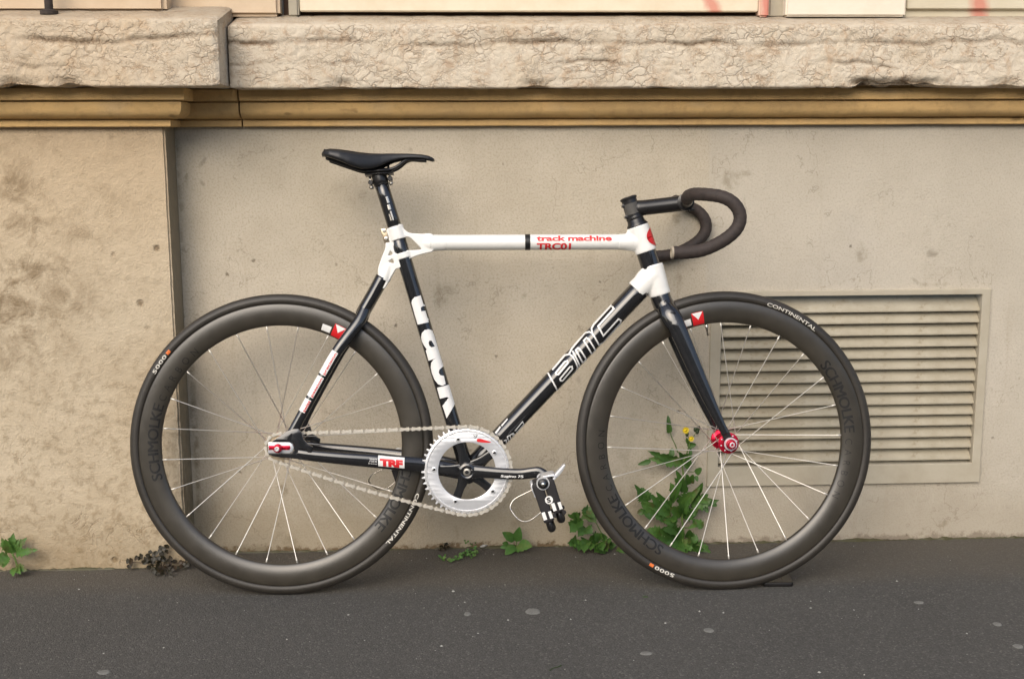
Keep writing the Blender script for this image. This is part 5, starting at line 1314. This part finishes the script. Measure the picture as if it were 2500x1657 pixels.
# green plant at the left edge
lp = plant('leafy_weed', (-0.6451,0.1661,0.0152), 'green weed with toothed leaves at the foot of the pilaster')
stalk(lp, [(-0.6407,0.1561,0.0127),(-0.6413,0.1561,0.031),(-0.6484,0.1561,0.0514)], .0022)
for (b, t, w) in [((-0.6522,0.1611,0.0497),(-0.643,0.1511,0.1004),0.024),((-0.6559,0.1611,0.0518),(-0.6702,0.1511,0.0899),0.02),((-0.6538,0.1611,0.0538),(-0.657,0.1411,0.0911),0.024),((-0.6443,0.1611,0.0536),(-0.6154,0.1511,0.0898),0.022),((-0.6409,0.1561,0.0492),(-0.5863,0.1311,0.0692),0.02),((-0.6565,0.1561,0.0435),(-0.6765,0.1311,0.0329),0.026),((-0.6602,0.1611,0.0438),(-0.6828,0.1411,0.0495),0.024),((-0.6412,0.1511,0.0207),(-0.6386,0.1211,0.0128),0.02),((-0.6392,0.1511,0.0227),(-0.6115,0.1311,0.0195),0.02),((-0.659,0.1511,0.0373),(-0.6636,0.1311,0.0286),0.022),((-0.6374,0.1511,0.0206),(-0.6232,0.1211,0.0175),0.016),((-0.65,0.1611,0.0537),(-0.6327,0.1511,0.0851),0.022)]:
    leaf(lp, b, t, w*1.15, 'lobed', 'leaf_mixed', bend=random.uniform(.1, .3), fold=.25, face=(random.uniform(-.3, .3), -1, .5))
# tiny dark tuft by the rear tyre
tf = plant('dark_tuft', (0.3512,0.2661,0.0026), 'tiny dark brown tuft in the joint right of the rear tyre')
rr = random.Random(3)
for c in [(0.3592,0.2621,0.0189),(0.3515,0.2621,0.0155),(0.3447,0.2621,0.0087),(0.3547,0.2621,0.0085),(0.3602,0.2621,0.0061),(0.3424,0.2621,0.003),(0.3502,0.2621,0.004)]:
    for k in range(3):
        b = Vector(c)+Vector((rr.uniform(-.003, .003), 0, rr.uniform(-.003, .003))); t = b+Vector((rr.uniform(-.006, .006), -.004, rr.uniform(-.003, .006)))
        leaf(tf, b, t, .007, 'ivy', 'leaf_brown', face=(0, -1, .3))

# ------------------------------------------------------------------ black phone-like slab wedged at the front tyre
wq = [(1.0725,-0.0163,0.0),(1.1424,-0.0203,0.0),(1.1483,0.0586,0.0)]
wd = Vector(wq[1])-Vector(wq[0]); ln_ = wd.length
sl = empty('wedge', wq[0]); tag(sl, 'small flat black slab wedged on the ground under the front tyre', 'wedge')
ol = []
dpt = .075
for (cx, cy, a0) in ((ln_-.008, .008, -90), (ln_-.008, dpt-.008, 0), (.008, dpt-.008, 90), (.008, .008, 180)):
    for k in range(6): a = radians(a0+90*k/5); ol.append((cx+.008*cos(a), cy+.008*sin(a)))
V, F = plate_geo([ol], .0095, .0018)
V = [Vector((v.x, v.z, .005-v.y)) for v in V]
o = mesh('body', V, [f[::-1] for f in F], 'plastic_black', sl); edge_smooth(o, 40)
V, F = flat2d('poly', [[(a*.90+ln_*.05, b*.92+.003) for a, b in ol]])
mesh('top_face', [Vector((v.x, v.y, .0099)) for v in V], F, 'black_anodised', sl, False)
sl.rotation_euler = (0, 0, atan2(wd.y, wd.x))

# ------------------------------------------------------------------ spots and crumbs on the pavement
def blob(name, px, rx, ry, mat, label, cat, group=None, h=.0016, n=26):
    c = Vector(px); V = [c+Vector((0, 0, h))]; F = []; sd2 = c.x*37
    for ring, (kr, kz) in enumerate(((.7, .95), (.95, .55), (1.05, -.1))):
        for k in range(n):
            a = 2*pi*k/n; j = 1+.22*noise.noise(Vector((cos(a)*1.6, sin(a)*1.6, sd2)))+.10*noise.noise(Vector((cos(a)*5, sin(a)*5, sd2)))
            V.append(c+Vector((rx*kr*j*cos(a), ry*kr*j*sin(a), h*kz)))
    for k in range(n): F.append((0, 1+k, 1+(k+1) % n))
    for r_ in range(2):
        for k in range(n): F.append((1+r_*n+k, 1+(r_+1)*n+k, 1+(r_+1)*n+(k+1) % n, 1+r_*n+(k+1) % n))
    V = [v-c for v in V]; o = mesh(name, V, F, mat, loc=c); tag(o, label, cat, group); return o
gg = 'trodden gum spots on the pavement'
blob('gum_spot', (0.5462,-0.1283,0.0), .016, .017, 'gum', 'largest pale gum spot on the asphalt in front of the crank', 'gum', gg)
blob('gum_spot', (0.4058,-0.1338,0.0), .007, .009, 'gum', 'small grey gum spot left of the largest one', 'gum', gg)
blob('gum_spot', (0.7558,-0.3494,0.0), .012, .008, 'gum', 'elongated grey gum spot on the nearest asphalt below the front wheel', 'gum', gg)
blob('gum_spot', (0.9018,-0.2469,0.0), .010, .011, 'gum', 'grey gum spot in front of the front tyre', 'gum', gg)
blob('gum_spot', (-0.2886,-0.3762,0.0), .012, .010, 'gum', 'grey gum spot near the lower left corner', 'gum', gg)
blob('gum_spot', (1.388,-0.1252,0.0), .010, .008, 'gum', 'faint gum spot right of the black wedge', 'gum', gg)
blob('gum_spot', (1.506,-0.249,0.0), .009, .010, 'gum', 'faint gum spot towards the right edge', 'gum', gg)
blob('gum_spot', (1.4987,-0.3578,0.0), .010, .011, 'gum', 'gum spot cut by the right edge of the pavement view', 'gum', gg)
blob('leaf_scrap', (0.7999,-0.0594,0.0), .006, .006, 'bud_dark', 'dark scrap of leaf just in front of the front tyre', 'leaf')
tw1 = empty('twig', (0.5629,-0.4085,0.0)); tag(tw1, 'short black twig on the nearest asphalt', 'twig')
addto(tw1, 'stick', bend_frame_tube(catmull([Vector(q)+Vector((0, 0, .001)) for q in [(0.5598,-0.4172,0.0),(0.5669,-0.407,0.0),(0.5768,-0.4021,0.0),(0.5837,-0.3953,0.0)]], 4), [.0012, .0008, .0016], 6), 'bud_dark')
fl_ = empty('plaster_flake', (0.4498,0.2641,0.0059)); tag(fl_, 'white plaster flake in the joint left of the seedling', 'flake')
addto(fl_, 'chip', bend_frame_tube([Vector(q) for q in [(0.441,0.2641,0.0078),(0.4487,0.2621,0.0107),(0.4588,0.2661,0.0114)]], [.002, .0042, .001], 6), 'crumb_white')
# crumbs of stone scattered over the asphalt
V, F = [], []; rr = random.Random(12)
spots = [(0.4267,-0.235,0.0),(1.1448,-0.1414,0.0),(1.1555,-0.1052,0.0),(1.2334,-0.1576,0.0),(1.3858,0.0012,0.0),(1.3732,-0.1609,0.0),(0.9515,-0.1575,0.0),(0.401,-0.0676,0.0),(-0.4682,0.0555,0.0),(-0.314,-0.2907,0.0),(0.3101,0.2127,0.0),(0.4729,0.2292,0.0),(0.7669,0.2153,0.0),(0.6703,0.2007,0.0),(0.3749,-0.0042,0.0),(0.666,-0.0708,0.0),(0.9023,-0.1481,0.0),(0.4907,-0.1713,0.0),(0.6228,-0.1743,0.0),(0.3527,-0.2928,0.0),(0.8184,-0.2045,0.0),(1.0696,-0.4503,0.0),(1.1512,-0.4653,0.0),(-0.2014,-0.2701,0.0),(0.0386,-0.2439,0.0),(0.152,-0.1241,0.0),(1.4233,-0.2901,0.0),(0.1712,0.2121,0.0)]
for i in range(130):
    if i < len(spots): c = Vector(spots[i]); r = rr.uniform(.0018, .0034)
    else: c = Vector((rr.uniform(-.6, 1.6), rr.uniform(-.48, YW-.01), 0)); r = rr.uniform(.0007, .0016)
    o = len(V)
    for q in ((1, 0, 0), (-1, 0, 0), (0, 1, 0), (0, -1, 0), (0, 0, .7), (0, 0, -.2)):
        V.append(c+Vector(q)*r*rr.uniform(.6, 1.4))
    for f in ((0, 2, 4), (2, 1, 4), (1, 3, 4), (3, 0, 4), (2, 0, 5), (1, 2, 5), (3, 1, 5), (0, 3, 5)): F.append(tuple(o+k for k in f))
gr = mesh('grit', V, F, 'crumb_white', smooth=False); tag(gr, 'pale crumbs of stone strewn over the asphalt', 'grit', kind='stuff')
